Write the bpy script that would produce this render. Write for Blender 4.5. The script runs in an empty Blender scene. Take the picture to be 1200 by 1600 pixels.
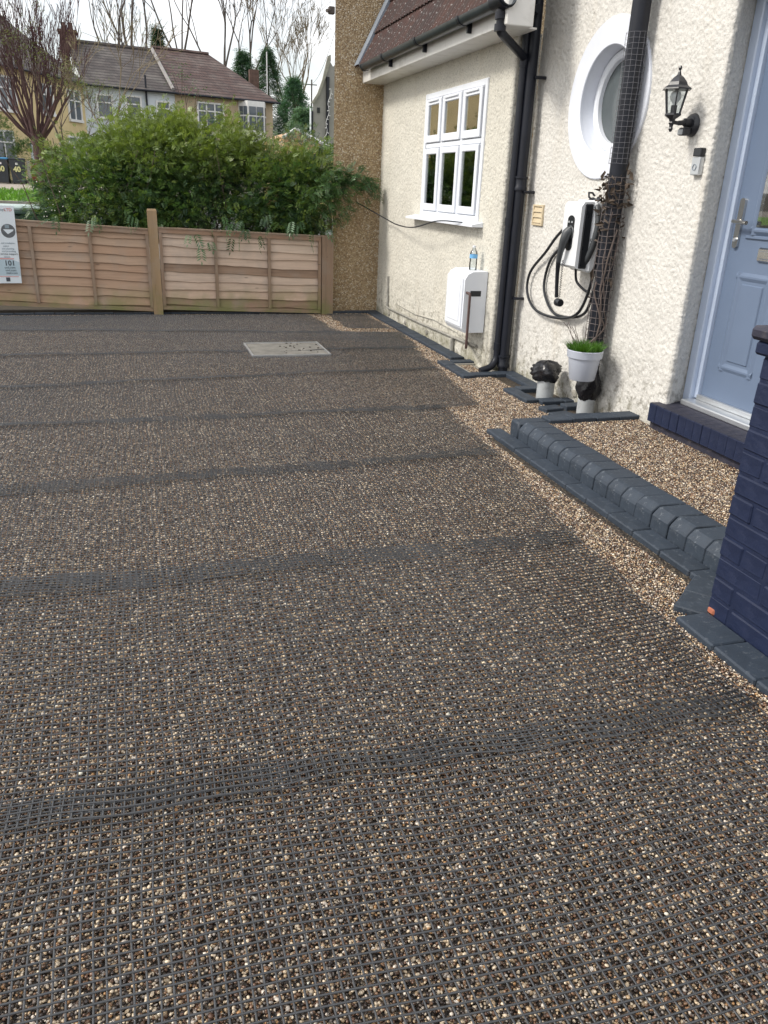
import bpy, bmesh, math, random
import numpy as np
from math import radians, sin, cos, pi, atan2, sqrt
from mathutils import Matrix, Vector

random.seed(7); rng = np.random.default_rng(11)
sc = bpy.context.scene
col = sc.collection

# ------------------------------------------------------------------ camera
CH = 1.40
def make_camera():
    p, y, r = radians(22.45), radians(17.65), radians(2.36)
    f = Vector((sin(y)*cos(p), cos(y)*cos(p), -sin(p)))
    rt = Vector((cos(y), -sin(y), 0)); up = rt.cross(f)
    R = cos(r)*rt + sin(r)*up; U = -sin(r)*rt + cos(r)*up
    cd = bpy.data.cameras.new('camera'); cd.sensor_fit = 'VERTICAL'
    cd.sensor_height = 24; cd.lens = 24*1220/1600; cd.clip_start = 0.05; cd.clip_end = 2000
    o = bpy.data.objects.new('camera', cd); col.objects.link(o)
    m = Matrix.Identity(4)
    for i in range(3):
        m[i][0] = R[i]; m[i][1] = U[i]; m[i][2] = -f[i]
    m[2][3] = CH
    o.matrix_world = m; sc.camera = o
make_camera()

# ------------------------------------------------------------------ sky and sun
SUN_AZ = atan2(-0.97, 0.10); SUN_EL = radians(42)
w = bpy.data.worlds.new('World'); sc.world = w; w.use_nodes = True
nt = w.node_tree; nt.nodes.clear()
out = nt.nodes.new('ShaderNodeOutputWorld'); bg = nt.nodes.new('ShaderNodeBackground')
sky = nt.nodes.new('ShaderNodeTexSky'); sky.sky_type = 'NISHITA'; sky.sun_disc = False
sky.sun_elevation = SUN_EL; sky.sun_rotation = SUN_AZ; sky.air_density = 1.2; sky.dust_density = 2.5
tc = nt.nodes.new('ShaderNodeTexCoord'); mp = nt.nodes.new('ShaderNodeMapping')
mp.inputs['Scale'].default_value = (1.2, 1.2, 3.2)
nz = nt.nodes.new('ShaderNodeTexNoise'); nz.inputs['Scale'].default_value = 2.1; nz.inputs['Detail'].default_value = 7
cr = nt.nodes.new('ShaderNodeValToRGB'); cr.color_ramp.elements[0].position = .30; cr.color_ramp.elements[1].position = .56
mx = nt.nodes.new('ShaderNodeMix'); mx.data_type = 'RGBA'
mx.inputs[7].default_value = (9.7, 9.65, 9.7, 1)
L = nt.links.new
L(tc.outputs['Generated'], mp.inputs[0]); L(mp.outputs[0], nz.inputs['Vector']); L(nz.outputs['Fac'], cr.inputs[0])
L(cr.outputs[0], mx.inputs[0]); L(sky.outputs[0], mx.inputs[6]); L(mx.outputs[2], bg.inputs[0])
bg.inputs[1].default_value = 0.115
L(bg.outputs[0], out.inputs[0])
sl = bpy.data.lights.new('sun', 'SUN'); sl.energy = 2.0; sl.angle = radians(12); sl.color = (1, .955, .875)
so = bpy.data.objects.new('sun', sl); col.objects.link(so)
so.rotation_euler = Vector((-sin(SUN_AZ)*cos(SUN_EL), -cos(SUN_AZ)*cos(SUN_EL), -sin(SUN_EL))).to_track_quat('-Z', 'Y').to_euler()
so.location = (-20, 20, 25)
vs = sc.view_settings; vs.view_transform = 'Standard'; vs.look = 'None'; vs.gamma = 1; vs.use_curve_mapping = False
vs.exposure = 0.52

# ------------------------------------------------------------------ helpers
ORG = {}
def tag(o, label=None, cat=None, group=None, kind=None):
    if label: o['label'] = label
    if cat: o['category'] = cat
    if group: o['group'] = group
    if kind: o['kind'] = kind
    return o
def thing(name, label, cat, loc=(0, 0, 0), group=None):
    o = bpy.data.objects.new(name, None); o.empty_display_size = .05
    col.objects.link(o); o.location = loc; ORG[o] = Vector(loc)
    return tag(o, label, cat, group)
def link(name, me, parent=None, loc=None):
    o = bpy.data.objects.new(name, me); col.objects.link(o)
    if parent is not None:
        o.parent = parent
    if loc is not None: o.location = loc
    return o
def piece(name, me, parent, wloc, rot=None, scale=None):
    """repeat of a shared mesh (origin at its own centre) placed at a world spot"""
    o = link(name, me, parent, Vector(wloc) - ORG.get(parent, Vector((0, 0, 0))))
    if rot: o.rotation_euler = rot
    if scale: o.scale = scale
    ORG[o] = Vector(wloc)
    return o

class MB:
    def __init__(s): s.v = []; s.f = []
    def add(s, vs, fs):
        b = len(s.v); s.v += [tuple(map(float, q)) for q in vs]; s.f += [tuple(i+b for i in f) for f in fs]; return s
    def box(s, x0, x1, y0, y1, z0, z1):
        return s.add([(x0,y0,z0),(x1,y0,z0),(x1,y1,z0),(x0,y1,z0),(x0,y0,z1),(x1,y0,z1),(x1,y1,z1),(x0,y1,z1)],
                     [(0,3,2,1),(4,5,6,7),(0,1,5,4),(1,2,6,5),(2,3,7,6),(3,0,4,7)])
    def bbox(s, x0, x1, y0, y1, z0, z1, b=.004, jit=0):
        """bevelled box"""
        bm = bmesh.new(); bmesh.ops.create_cube(bm, size=1)
        for q in bm.verts:
            q.co = Vector(((x0+x1)/2+q.co.x*(x1-x0), (y0+y1)/2+q.co.y*(y1-y0), (z0+z1)/2+q.co.z*(z1-z0)))
            if jit: q.co += Vector([random.uniform(-jit, jit) for _ in range(3)])
        bmesh.ops.bevel(bm, geom=bm.edges[:], offset=b, segments=1, affect='EDGES', clamp_overlap=True)
        bm.verts.index_update()
        s.add([q.co for q in bm.verts], [[q.index for q in f.verts] for f in bm.faces]); bm.free(); return s
    def prism(s, poly, axis, a, b):
        """extrude a 2D polygon along axis from a to b"""
        n = len(poly)
        def P(u, t):
            return (t, u[0], u[1]) if axis == 'x' else (u[0], t, u[1]) if axis == 'y' else (u[0], u[1], t)
        return s.add([P(u, a) for u in poly]+[P(u, b) for u in poly],
                     [tuple(range(n))[::-1], tuple(range(n, 2*n))]+[(i, (i+1) % n, n+(i+1) % n, n+i) for i in range(n)])
    def tube(s, pts, rad, n=8, cap=True):
        pts = [Vector(p) for p in pts]
        if not hasattr(rad, '__len__'): rad = [rad]*len(pts)
        d0 = (pts[1]-pts[0]).normalized()
        a = Vector((0, 0, 1)) if abs(d0.z) < .9 else Vector((1, 0, 0))
        u = d0.cross(a).normalized(); vs = []
        for i, p in enumerate(pts):
            d = (pts[min(i+1, len(pts)-1)]-pts[max(i-1, 0)])
            d = d.normalized() if d.length > 1e-9 else d0
            u = (u-d*u.dot(d)); u = u.normalized() if u.length > 1e-6 else d.orthogonal().normalized()
            v = d.cross(u)
            for k in range(n):
                t = 2*pi*k/n; vs.append(p+(u*cos(t)+v*sin(t))*rad[i])
        fs = [(i*n+k, i*n+(k+1) % n, (i+1)*n+(k+1) % n, (i+1)*n+k) for i in range(len(pts)-1) for k in range(n)]
        if cap: fs += [tuple(range(n))[::-1], tuple((len(pts)-1)*n+k for k in range(n))]
        return s.add(vs, fs)
    def lathe(s, prof, n=24, c=(0, 0, 0), axis='z', cap=True, a0=0.0, a1=2*pi):
        vs = []; full = abs(a1-a0-2*pi) < 1e-6; m = n if full else n+1
        for r, h in prof:
            for k in range(m):
                t = a0+(a1-a0)*k/n
                q = (r*cos(t), r*sin(t), h) if axis == 'z' else (h, r*cos(t), r*sin(t)) if axis == 'x' else (r*cos(t), h, r*sin(t))
                vs.append((c[0]+q[0], c[1]+q[1], c[2]+q[2]))
        fs = []
        for i in range(len(prof)-1):
            for k in range(n):
                k2 = (k+1) % m
                fs.append((i*m+k, i*m+k2, (i+1)*m+k2, (i+1)*m+k))
        if cap and full: fs += [tuple(range(m))[::-1], tuple((len(prof)-1)*m+k for k in range(m))]
        return s.add(vs, fs)
    def mesh(s, name, m, smooth=False, off=(0, 0, 0)):
        me = bpy.data.meshes.new(name)
        me.from_pydata([(q[0]-off[0], q[1]-off[1], q[2]-off[2]) for q in s.v], [], s.f); me.update()
        if m is not None: me.materials.append(m)
        if smooth:
            me.shade_smooth()
            if smooth != 'all':
                me.set_sharp_from_angle(angle=radians(38))
        return me
    def build(s, name, m, parent=None, smooth=False, **kw):
        off = ORG.get(parent, Vector((0, 0, 0)))
        o = link(name, s.mesh(name, m, smooth, off), parent); ORG[o] = off.copy()
        return tag(o, **kw) if kw else o
def solo(mb, name, m, label, cat, smooth=False, group=None, kind=None, base=(0, 0, 0)):
    o = link(name, mb.mesh(name, m, smooth, base), None, base); ORG[o] = Vector(base)
    return tag(o, label, cat, group, kind)
def np_obj(name, V, F, m, parent=None, smooth=False, attr=None, domain='POINT', loc=None):
    me = bpy.data.meshes.new(name); V = np.asarray(V, np.float32); F = np.asarray(F, np.int32); n = F.shape[1]
    if parent is not None: V = V-np.array(ORG.get(parent, (0, 0, 0)), np.float32)
    me.vertices.add(len(V)); me.vertices.foreach_set('co', V.ravel())
    me.loops.add(F.size); me.loops.foreach_set('vertex_index', F.ravel())
    me.polygons.add(len(F)); me.polygons.foreach_set('loop_start', np.arange(0, F.size, n, dtype=np.int32))
    me.polygons.foreach_set('loop_total', np.full(len(F), n, np.int32))
    me.update(calc_edges=True)
    if attr is not None:
        a = me.color_attributes.new('tint', 'FLOAT_COLOR', domain)
        c = np.ones((len(attr), 4), np.float32); c[:, :3] = attr
        a.data.foreach_set('color', c.ravel())
    me.materials.append(m)
    if smooth: me.shade_smooth()
    o = link(name, me, parent, loc); ORG[o] = ORG.get(parent, Vector((0, 0, 0))) if parent is not None else Vector((0, 0, 0))
    return o

def lattice(nx=256, ny=256, seed=0):
    return np.random.default_rng(seed).random((nx, ny)).astype(np.float32)
LAT = [lattice(seed=i) for i in range(4)]
def vnoise(x, y, k=0):
    g = LAT[k]; xi = np.floor(x).astype(int); yi = np.floor(y).astype(int)
    fx = x-xi; fy = y-yi; fx = fx*fx*(3-2*fx); fy = fy*fy*(3-2*fy)
    a = g[xi % 256, yi % 256]; b = g[(xi+1) % 256, yi % 256]; c = g[xi % 256, (yi+1) % 256]; d = g[(xi+1) % 256, (yi+1) % 256]
    return (a*(1-fx)+b*fx)*(1-fy)+(c*(1-fx)+d*fx)*fy

# ------------------------------------------------------------------ materials
class NT:
    def __init__(s, name):
        s.m = bpy.data.materials.new(name); s.m.use_nodes = True; s.t = s.m.node_tree
        s.b = s.t.nodes['Principled BSDF']; s.o = s.t.nodes['Material Output']
        s.c = s.t.nodes.new('ShaderNodeTexCoord').outputs['Object']
    def n(s, k, **kw):
        q = s.t.nodes.new(k)
        for a, b in kw.items(): setattr(q, a, b)
        return q
    def l(s, a, b): s.t.links.new(a, b)
    def map(s, scale=(1, 1, 1), rot=(0, 0, 0)):
        q = s.n('ShaderNodeMapping'); q.inputs['Scale'].default_value = scale; q.inputs['Rotation'].default_value = rot
        s.l(s.c, q.inputs[0]); return q.outputs[0]
    def noise(s, scale, detail=5, vec=None, rough=.55):
        q = s.n('ShaderNodeTexNoise'); q.inputs['Scale'].default_value = scale; q.inputs['Detail'].default_value = detail
        q.inputs['Roughness'].default_value = rough; s.l(vec or s.c, q.inputs['Vector']); return q.outputs['Fac']
    def voro(s, scale, vec=None, feature='F1'):
        q = s.n('ShaderNodeTexVoronoi', feature=feature); q.inputs['Scale'].default_value = scale
        s.l(vec or s.c, q.inputs['Vector']); return q
    def ramp(s, fac, stops):
        q = s.n('ShaderNodeValToRGB'); e = q.color_ramp.elements
        while len(e) < len(stops): e.new(.5)
        for i, (p, c) in enumerate(stops): e[i].position = p; e[i].color = (*c, 1) if len(c) == 3 else c
        s.l(fac, q.inputs[0]); return q.outputs[0]
    def mix(s, fac, a, b, mode='MIX'):
        q = s.n('ShaderNodeMix', data_type='RGBA', blend_type=mode)
        for i, v in ((0, fac), (6, a), (7, b)):
            if isinstance(v, (int, float)): q.inputs[i].default_value = v
            elif isinstance(v, tuple): q.inputs[i].default_value = (*v, 1)
            else: s.l(v, q.inputs[i])
        return q.outputs[2]
    def math(s, op, a, b=0.0):
        q = s.n('ShaderNodeMath', operation=op)
        for i, v in ((0, a), (1, b)):
            if isinstance(v, (int, float)): q.inputs[i].default_value = v
            else: s.l(v, q.inputs[i])
        return q.outputs[0]
    def sep(s, vec=None):
        q = s.n('ShaderNodeSeparateXYZ'); s.l(vec or s.c, q.inputs[0]); return q.outputs
    def bump(s, h, strength=.4, dist=.01, prev=None):
        q = s.n('ShaderNodeBump'); q.inputs['Strength'].default_value = strength; q.inputs['Distance'].default_value = dist
        s.l(h, q.inputs['Height'])
        if prev is not None: s.l(prev, q.inputs['Normal'])
        s.l(q.outputs[0], s.b.inputs['Normal']); return q.outputs[0]
    def fin(s, color=None, rough=.6, metal=0, spec=.5):
        if color is not None:
            if isinstance(color, tuple): s.b.inputs['Base Color'].default_value = (*color, 1)
            else: s.l(color, s.b.inputs['Base Color'])
        if isinstance(rough, (int, float)): s.b.inputs['Roughness'].default_value = rough
        else: s.l(rough, s.b.inputs['Roughness'])
        s.b.inputs['Metallic'].default_value = metal; s.b.inputs['Specular IOR Level'].default_value = spec
        return s.m
def sc_(c, k): return tuple(min(1, x*k) for x in c)
def plain(name, c, rough=.5, var=.12, scale=9, bstr=.12, bscale=60, metal=0, spec=.5, dirt=None):
    t = NT(name); f = t.noise(scale, 6)
    cc = t.ramp(f, [(.3, sc_(c, 1-var)), (.7, sc_(c, 1+var))])
    if dirt:
        g = t.ramp(t.noise(scale*2.7, 8), [(.52, (0, 0, 0)), (.72, (1, 1, 1))])
        cc = t.mix(t.math('MULTIPLY', g, .55), cc, dirt)
    if bstr: t.bump(t.noise(bscale, 4), bstr, .004)
    rr = t.math('ADD', t.math('MULTIPLY', t.noise(scale*3, 3), .18), rough-.09)
    return t.fin(cc, rr, metal, spec)
def tinted(name, rough=.4, mult=1, spec=.5, sub=None, back=None):
    t = NT(name); a = t.n('ShaderNodeVertexColor', layer_name='tint')
    m = t.fin(a.outputs[0], rough, 0, spec)
    if sub:
        tr = t.n('ShaderNodeBsdfTranslucent'); mxs = t.n('ShaderNodeMixShader'); mxs.inputs[0].default_value = sub
        g = t.mix(1.0, a.outputs[0], (1.25, 1.3, .55), 'MULTIPLY'); t.l(g, tr.inputs[0])
        t.l(t.b.outputs[0], mxs.inputs[1]); t.l(tr.outputs[0], mxs.inputs[2]); t.l(mxs.outputs[0], t.o.inputs[0])
    return m
def glassy(name, tint=(.8, .85, .88), refl=.5):
    t = NT(name); tr = t.n('ShaderNodeBsdfTransparent'); tr.inputs[0].default_value = (*tint, 1)
    gl = t.n('ShaderNodeBsdfGlossy'); gl.inputs['Roughness'].default_value = .02; gl.inputs[0].default_value = (1, 1, 1, 1)
    lw = t.n('ShaderNodeFresnel'); lw.inputs['IOR'].default_value = 1.5
    m = t.n('ShaderNodeMixShader'); t.l(t.math('ADD', t.math('MULTIPLY', lw.outputs[0], 1.0), refl*.1), m.inputs[0])
    t.l(tr.outputs[0], m.inputs[1]); t.l(gl.outputs[0], m.inputs[2]); t.l(m.outputs[0], t.o.inputs[0]); return t.m

def mat_render(name, c, dirty=True, pit_=.35):
    """roughcast masonry paint with grime spots low down and rust/algae marks"""
    t = NT(name); z = t.sep()[2]
    f = t.noise(3.0, 6); cc = t.ramp(f, [(.25, sc_(c, .90)), (.75, sc_(c, 1.04))])
    pit = t.voro(95); cc = t.mix(t.ramp(pit.outputs['Distance'], [(.50, (0, 0, 0)), (.90, (pit_, pit_, pit_))]), cc, sc_(c, .50))
    if dirty:
        low = t.ramp(z, [(0.0, (1, 1, 1)), (.62, (0, 0, 0))])
        sp = t.ramp(t.noise(17, 9, rough=.7), [(.505, (0, 0, 0)), (.60, (1, 1, 1))])
        cc = t.mix(t.math('MULTIPLY', t.math('MULTIPLY', low, sp), .9), cc, (.15, .135, .10))
        vl = t.ramp(z, [(.03, (1, 1, 1)), (.22, (0, 0, 0))])
        cc = t.mix(t.math('MULTIPLY', vl, t.ramp(t.noise(6, 8), [(.38, (0, 0, 0)), (.62, (.8, .8, .8))])), cc, (.20, .19, .12))
        st = t.ramp(t.noise(5, 8, t.map((1, 1, .18))), [(.56, (0, 0, 0)), (.75, (.28, .28, .28))])
        cc = t.mix(st, cc, (.52, .46, .36))
    b = t.bump(t.noise(115, 3), .7, .006); t.bump(t.noise(260, 2), .4, .002, b)
    return t.fin(cc, .78, 0, .3)
def mat_pebbledash(name):
    t = NT(name); v = t.voro(74)
    v2 = t.n('ShaderNodeSeparateColor'); t.l(v.outputs['Color'], v2.inputs[0])
    cc = t.ramp(v2.outputs[0], [(0, (.22, .15, .08)), (.28, (.42, .30, .165)), (.55, (.56, .42, .245)), (.8, (.68, .55, .36)), (.97, (.84, .77, .63))])
    cc = t.mix(t.ramp(v.outputs['Distance'], [(.28, (0, 0, 0)), (.62, (.7, .7, .7))]), cc, (.24, .17, .10))
    cc = t.mix(t.ramp(t.noise(1.6, 5), [(.35, (0, 0, 0)), (.7, (.35, .35, .35))]), cc, (.36, .25, .13))
    t.bump(t.math('SUBTRACT', 1.0, v.outputs['Distance']), .8, .012)
    return t.fin(cc, .62, 0, .4)
def mat_wood(name, c, algae=True, ax=0):
    t = NT(name); s_ = [26, 26, 26]; s_[ax] = 1.6
    g = t.noise(1.0, 8, t.map(tuple(s_)), .65)
    cc = t.ramp(g, [(.25, sc_(c, .62)), (.48, c), (.62, sc_(c, 1.12)), (.8, sc_(c, .75))])
    oi = t.n('ShaderNodeObjectInfo')
    cc = t.mix(t.math('MULTIPLY', oi.outputs['Random'], .45), cc, sc_((c[0]*1.12, c[1]*.92, c[2]*.80), .9))
    kn = t.voro(2.4, t.map((1, 1, 4.0)))
    cc = t.mix(t.ramp(kn.outputs['Distance'], [(.03, (.75, .75, .75)), (.075, (0, 0, 0))]), cc, sc_(c, .33))
    cc = t.mix(t.ramp(t.noise(4.0, 6), [(.5, (0, 0, 0)), (.75, (.5, .5, .5))]), cc, (.33, .29, .25))
    if algae:
        geo = t.n('ShaderNodeNewGeometry'); z = t.sep(geo.outputs['Position'])[2]
        lo = t.math('MULTIPLY', t.ramp(z, [(.04, (1, 1, 1)), (.34, (0, 0, 0))]), t.ramp(t.noise(5, 6), [(.36, (0, 0, 0)), (.6, (.9, .9, .9))]))
        cc = t.mix(lo, cc, (.19, .20, .075))
    t.bump(g, .35, .003)
    return t.fin(cc, .82, 0, .25)
def mat_block(name, c):
    """charcoal concrete block"""
    t = NT(name); oi = t.n('ShaderNodeObjectInfo')
    cc = t.ramp(t.noise(14, 8, rough=.7), [(.3, sc_(c, .72)), (.7, sc_(c, 1.25))])
    cc = t.mix(t.math('MULTIPLY', oi.outputs['Random'], .35), cc, sc_(c, 1.5))
    cc = t.mix(t.ramp(t.noise(38, 9, rough=.75), [(.56, (0, 0, 0)), (.72, (.6, .6, .6))]), cc, (.20, .22, .24))
    cc = t.mix(t.ramp(t.noise(7, 9, rough=.8), [(.58, (0, 0, 0)), (.70, (.55, .55, .55))]), cc, (.17, .165, .155))
    t.bump(t.noise(160, 4), .35, .003)
    return t.fin(cc, .62, 0, .4)
def mat_rooftile(name, c1, c2, course=.34, across=.30, axis='xz', lichen=.3):
    """far roof: rows of tiles; the rows follow the slope height z"""
    t = NT(name); x, y, z = t.sep()
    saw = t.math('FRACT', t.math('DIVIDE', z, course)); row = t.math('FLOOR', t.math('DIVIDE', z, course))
    u = t.math('ADD', t.math('DIVIDE', t.math('ADD', x, y), across), t.math('MULTIPLY', row, .5))
    tile = t.math('FLOOR', u); wn = t.n('ShaderNodeTexWhiteNoise', noise_dimensions='2D')
    cb = t.n('ShaderNodeCombineXYZ'); t.l(row, cb.inputs[0]); t.l(tile, cb.inputs[1]); t.l(cb.outputs[0], wn.inputs['Vector'])
    cc = t.mix(wn.outputs['Value'], c1, c2)
    cc = t.mix(t.ramp(t.noise(1.2, 8), [(.45, (0, 0, 0)), (.7, (lichen, lichen, lichen))]), cc, (.42, .40, .36))
    cc = t.mix(t.math('LESS_THAN', saw, .20), cc, sc_(c1, .28))  # dark course lines: tile joints, with the tile shadow put into the colour
    h = t.math('ADD', t.math('SUBTRACT', 1.0, saw), t.math('MULTIPLY', t.math('LESS_THAN', t.math('FRACT', u), .08), -.4))
    t.bump(h, 1.0, .06)
    return t.fin(cc, .75, 0, .3)

m_render_l = mat_render('render_cream', (.65, .625, .55), pit_=.65)
m_render_r = mat_render('render_white', (.67, .652, .61))
m_dash = mat_pebbledash('pebbledash_brown')
m_white = plain('white_upvc', (.74, .77, .82), .5, .03, 3, 0, spec=.3)
m_trim = plain('trim_paint', (.70, .73, .80), .45, .05, 4, .08, 40, dirt=None)
m_fascia = plain('fascia_white', (.72, .71, .68), .35, .05, 3, 0, dirt=(.42, .40, .36))
m_black = plain('black_pipe', (.010, .012, .019), .42, .2, 8, .05, 50, spec=.32)
m_gutter = plain('gutter_grey', (.030, .038, .046), .34, .2, 6, .05, 50, spec=.4)
m_glass = glassy('window_glass', (.74, .78, .77), 1.9)
m_dark = plain('dark_interior', (.03, .032, .035), .8, .2, 4, 0)
m_curtain = plain('curtain', (.50, .46, .40), .8, .15, 6, .2, 30)
m_frost = plain('frosted_glass', (.085, .10, .105), .14, .15, 4, 0)
m_lead = plain('lead', (.20, .23, .27), .5, .15, 6, .1, 30)
m_door = plain('door_blue', (.130, .174, .258), .38, .05, 3, .10, 220)
m_frame = plain('door_frame', (.52, .60, .74), .35, .04, 3, 0)
m_chrome = plain('chrome', (.62, .60, .56), .22, .06, 8, .05, 60, 1)
m_alu = plain('aluminium', (.62, .64, .66), .35, .06, 8, .05, 60, .8)
m_navy = plain('navy_masonry_paint', (.012, .0185, .047), .55, .2, 7, .6, 55, spec=.28, dirt=(.026, .033, .066))
m_navytop = plain('navy_paint_worn', (.030, .030, .046), .6, .25, 9, .6, 55, spec=.3, dirt=(.11, .095, .095))
m_orange = plain('bare_brick', (.30, .10, .055), .8, .2, 12, .5, 60)
m_block = mat_block('charcoal_block', (.026, .036, .051))
m_soil = plain('soil', (.035, .028, .02), .9, .3, 12, .8, 40)
m_conc = plain('concrete', (.27, .255, .22), .85, .18, 7, .5, 80, dirt=(.16, .15, .12))
m_pot = plain('pot_grey', (.42, .45, .52), .35, .04, 4, .05, 80)
m_grey = plain('grey_plastic', (.40, .42, .43), .4, .1, 8, .1, 60, dirt=(.2, .2, .2))
m_bag = plain('black_bag', (.012, .012, .015), .28, .3, 9, .8, 26)
m_rust = plain('brown_pipe', (.09, .05, .045), .6, .25, 12, .3, 50)
m_wall_pipe = plain('painted_pipe', (.30, .29, .26), .6, .25, 14, .3, 50, dirt=(.08, .08, .07))
m_net_black = plain('black_netting', (.030, .032, .035), .30, .2, 30, 0, spec=.8)
m_net_pale = plain('pale_netting', (.17, .17, .19), .55, .15, 20, 0)
m_net_brown = plain('brown_netting', (.15, .125, .12), .6, .2, 20, 0)
m_stem = plain('dead_stem', (.11, .085, .075), .8, .25, 14, .3, 60)
m_deadleaf = plain('dead_leaf', (.075, .055, .040), .8, .4, 16, .2, 40)
m_cream = plain('cream_plastic', (.60, .50, .34), .5, .06, 9, .05, 60)
m_fence = mat_wood('fence_wood', (.42, .30, .215)); m_fence_p = mat_wood('fence_wood_pale', (.56, .445, .355)); m_fence_b = mat_wood('fence_wood_dark', (.30, .21, .15))
m_post = mat_wood('post_wood', (.33, .24, .145), ax=2); m_batten = mat_wood('batten_wood', (.27, .20, .145), ax=2)
m_leaf = tinted('leaf', .42, sub=.28); m_pebble = tinted('pebble', .26, spec=.7); m_blade = tinted('grass_blade', .5, sub=.35)
m_bark = plain('bark', (.10, .075, .06), .9, .3, 14, .6, 40)
m_redbark = plain('red_bark', (.075, .036, .036), .85, .35, 10, .6, 40)
m_greybark = plain('grey_bark', (.10, .085, .075), .9, .3, 10, .4, 30)
m_bud = plain('budding_bark', (.19, .155, .10), .9, .3, 10, .3, 30)

# ------------------------------------------------------------------ ground, drive, road
def terrain_z(y): return np.maximum(0, (y-12)*.033)
def make_ground():
    ys = np.array([-60, -10, 0, 5, 9.38, 10, 12, 16, 20, 24, 28, 30, 32, 34, 36, 40, 45, 52, 60, 80, 120, 200, 400, 900.])
    xs = np.array([-900, -300, -100, -40, -20, -10, -5, 0, 5, 10, 20, 40, 100, 300, 900.])
    V = [(x, y, float(min(terrain_z(y), 3.2))-.020) for y in ys for x in xs]; n = len(xs)
    F = [(j*n+i, j*n+i+1, (j+1)*n+i+1, (j+1)*n+i) for j in range(len(ys)-1) for i in range(n-1)]
    t = NT('earth'); cc = t.ramp(t.noise(.7, 8), [(.3, (.045, .036, .026)), (.7, (.085, .07, .05))]); t.bump(t.noise(9, 8), .5, .03)
    tag(np_obj('ground', V, F, t.fin(cc, .9), smooth=True), kind='structure')
make_ground()
def strip(name, y0, y1, x0, x1, dz, m, n=8):
    ys = np.linspace(y0, y1, n); V = []; F = []
    for y in ys: V += [(x0, y, float(terrain_z(y))+dz), (x1, y, float(terrain_z(y))+dz)]
    F = [(2*i, 2*i+1, 2*i+3, 2*i+2) for i in range(n-1)]
    return tag(np_obj(name, V, F, m), kind='structure')
# the bed the stones lie in
t = NT('stone_bed'); v = t.voro(150); q = t.n('ShaderNodeSeparateColor'); t.l(v.outputs['Color'], q.inputs[0])
cc = t.ramp(q.outputs[0], [(0, (.02, .015, .011)), (.4, (.06, .045, .03)), (.75, (.16, .12, .08)), (1, (.34, .28, .2))])
cc = t.mix(t.ramp(v.outputs['Distance'], [(.2, (0, 0, 0)), (.7, (1, 1, 1))]), cc, (.012, .009, .007))
t.bump(t.math('SUBTRACT', 1.0, v.outputs['Distance']), .8, .004); m_bed = t.fin(cc, .5)
b = MB(); b.add([(-5, -4, -.006), (3.3, -4, -.006), (3.3, 9.42, -.006), (-5, 9.42, -.006)], [(0, 1, 2, 3)])
b.build('driveway', m_bed, kind='structure')
t = NT('asphalt'); cc = t.ramp(t.noise(3, 8), [(.3, (.17, .17, .175)), (.7, (.23, .23, .235))]); t.bump(t.noise(120, 3), .4, .01); m_asph = t.fin(cc, .85)
strip('road', 15, 27.6, -120, 120, .004, m_asph)
t = NT('paving'); cc = t.ramp(t.noise(1.4, 8), [(.3, (.27, .235, .20)), (.7, (.36, .32, .275))]); t.bump(t.noise(60, 3), .4, .01); m_pave = t.fin(cc, .85)
strip('pavement', 34.2, 41.8, -120, 120, .03, m_pave)
b = MB(); z = float(terrain_z(27.7)); b.box(-120, 120, 27.6, 27.85, z-.05, z+.12); b.build('kerb', m_conc, kind='structure')
t = NT('verge'); cc = t.ramp(t.noise(2.5, 8), [(.3, (.10, .20, .025)), (.7, (.19, .34, .045))]); t.bump(t.noise(50, 4), .8, .03); m_verge = t.fin(cc, .8)
strip('grass_verge', 27.85, 34.2, -120, 120, .10, m_verge)

# ------------------------------------------------------------------ gravel: patches of real stones, set out by geometry nodes
PAL = np.array([(.78, .69, .53), (.52, .40, .25), (.27, .165, .095), (.15, .09, .055), (.045, .032, .026), (.24, .21, .185),
                (.38, .355, .32), (.88, .83, .74), (.48, .28, .12), (.20, .115, .075), (.66, .56, .40), (.07, .055, .05)])
PW = np.array([.13, .11, .12, .12, .16, .07, .07, .06, .03, .09, .06, .11]); PW /= PW.sum()
def ico():
    bm = bmesh.new(); bmesh.ops.create_icosphere(bm, subdivisions=1, radius=1)
    bm.verts.ensure_lookup_table(); V = np.array([q.co[:] for q in bm.verts]); F = np.array([[q.index for q in f.verts] for f in bm.faces]); bm.free(); return V, F
IV, IF = ico()
def stones(P, R, seed, flat=.75):
    r = np.random.default_rng(seed); n = len(P)
    A = r.normal(size=(n, 4)); A /= np.linalg.norm(A, axis=1)[:, None]
    a, b_, c, d = A.T
    Q = np.stack([np.stack([1-2*(c*c+d*d), 2*(b_*c-a*d), 2*(b_*d+a*c)], -1), np.stack([2*(b_*c+a*d), 1-2*(b_*b_+d*d), 2*(c*d-a*b_)], -1),
                  np.stack([2*(b_*d-a*c), 2*(c*d+a*b_), 1-2*(b_*b_+c*c)], -1)], 1)
    S = np.stack([r.uniform(.8, 1.45, n), r.uniform(.75, 1.05, n), r.uniform(.55, .95, n)], -1)*R[:, None]
    J = 1+r.uniform(-.16, .16, (n, 12, 1))
    V = np.einsum('nij,nkj->nki', Q, IV[None]*J*S[:, None, :]); V[:, :, 2] *= flat; V += P[:, None]
    F = (IF[None]+12*np.arange(n)[:, None, None]).reshape(-1, 3)
    C = np.minimum(.85, PAL[r.choice(len(PAL), n, p=PW)]*r.uniform(.50, 1.02, (n, 1))*np.array([1.05, .975, .915]))
    return V.reshape(-1, 3), F, np.repeat(C, 12, 0)
PS = .25
pc = bpy.data.collections.new('stone_patches')
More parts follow.
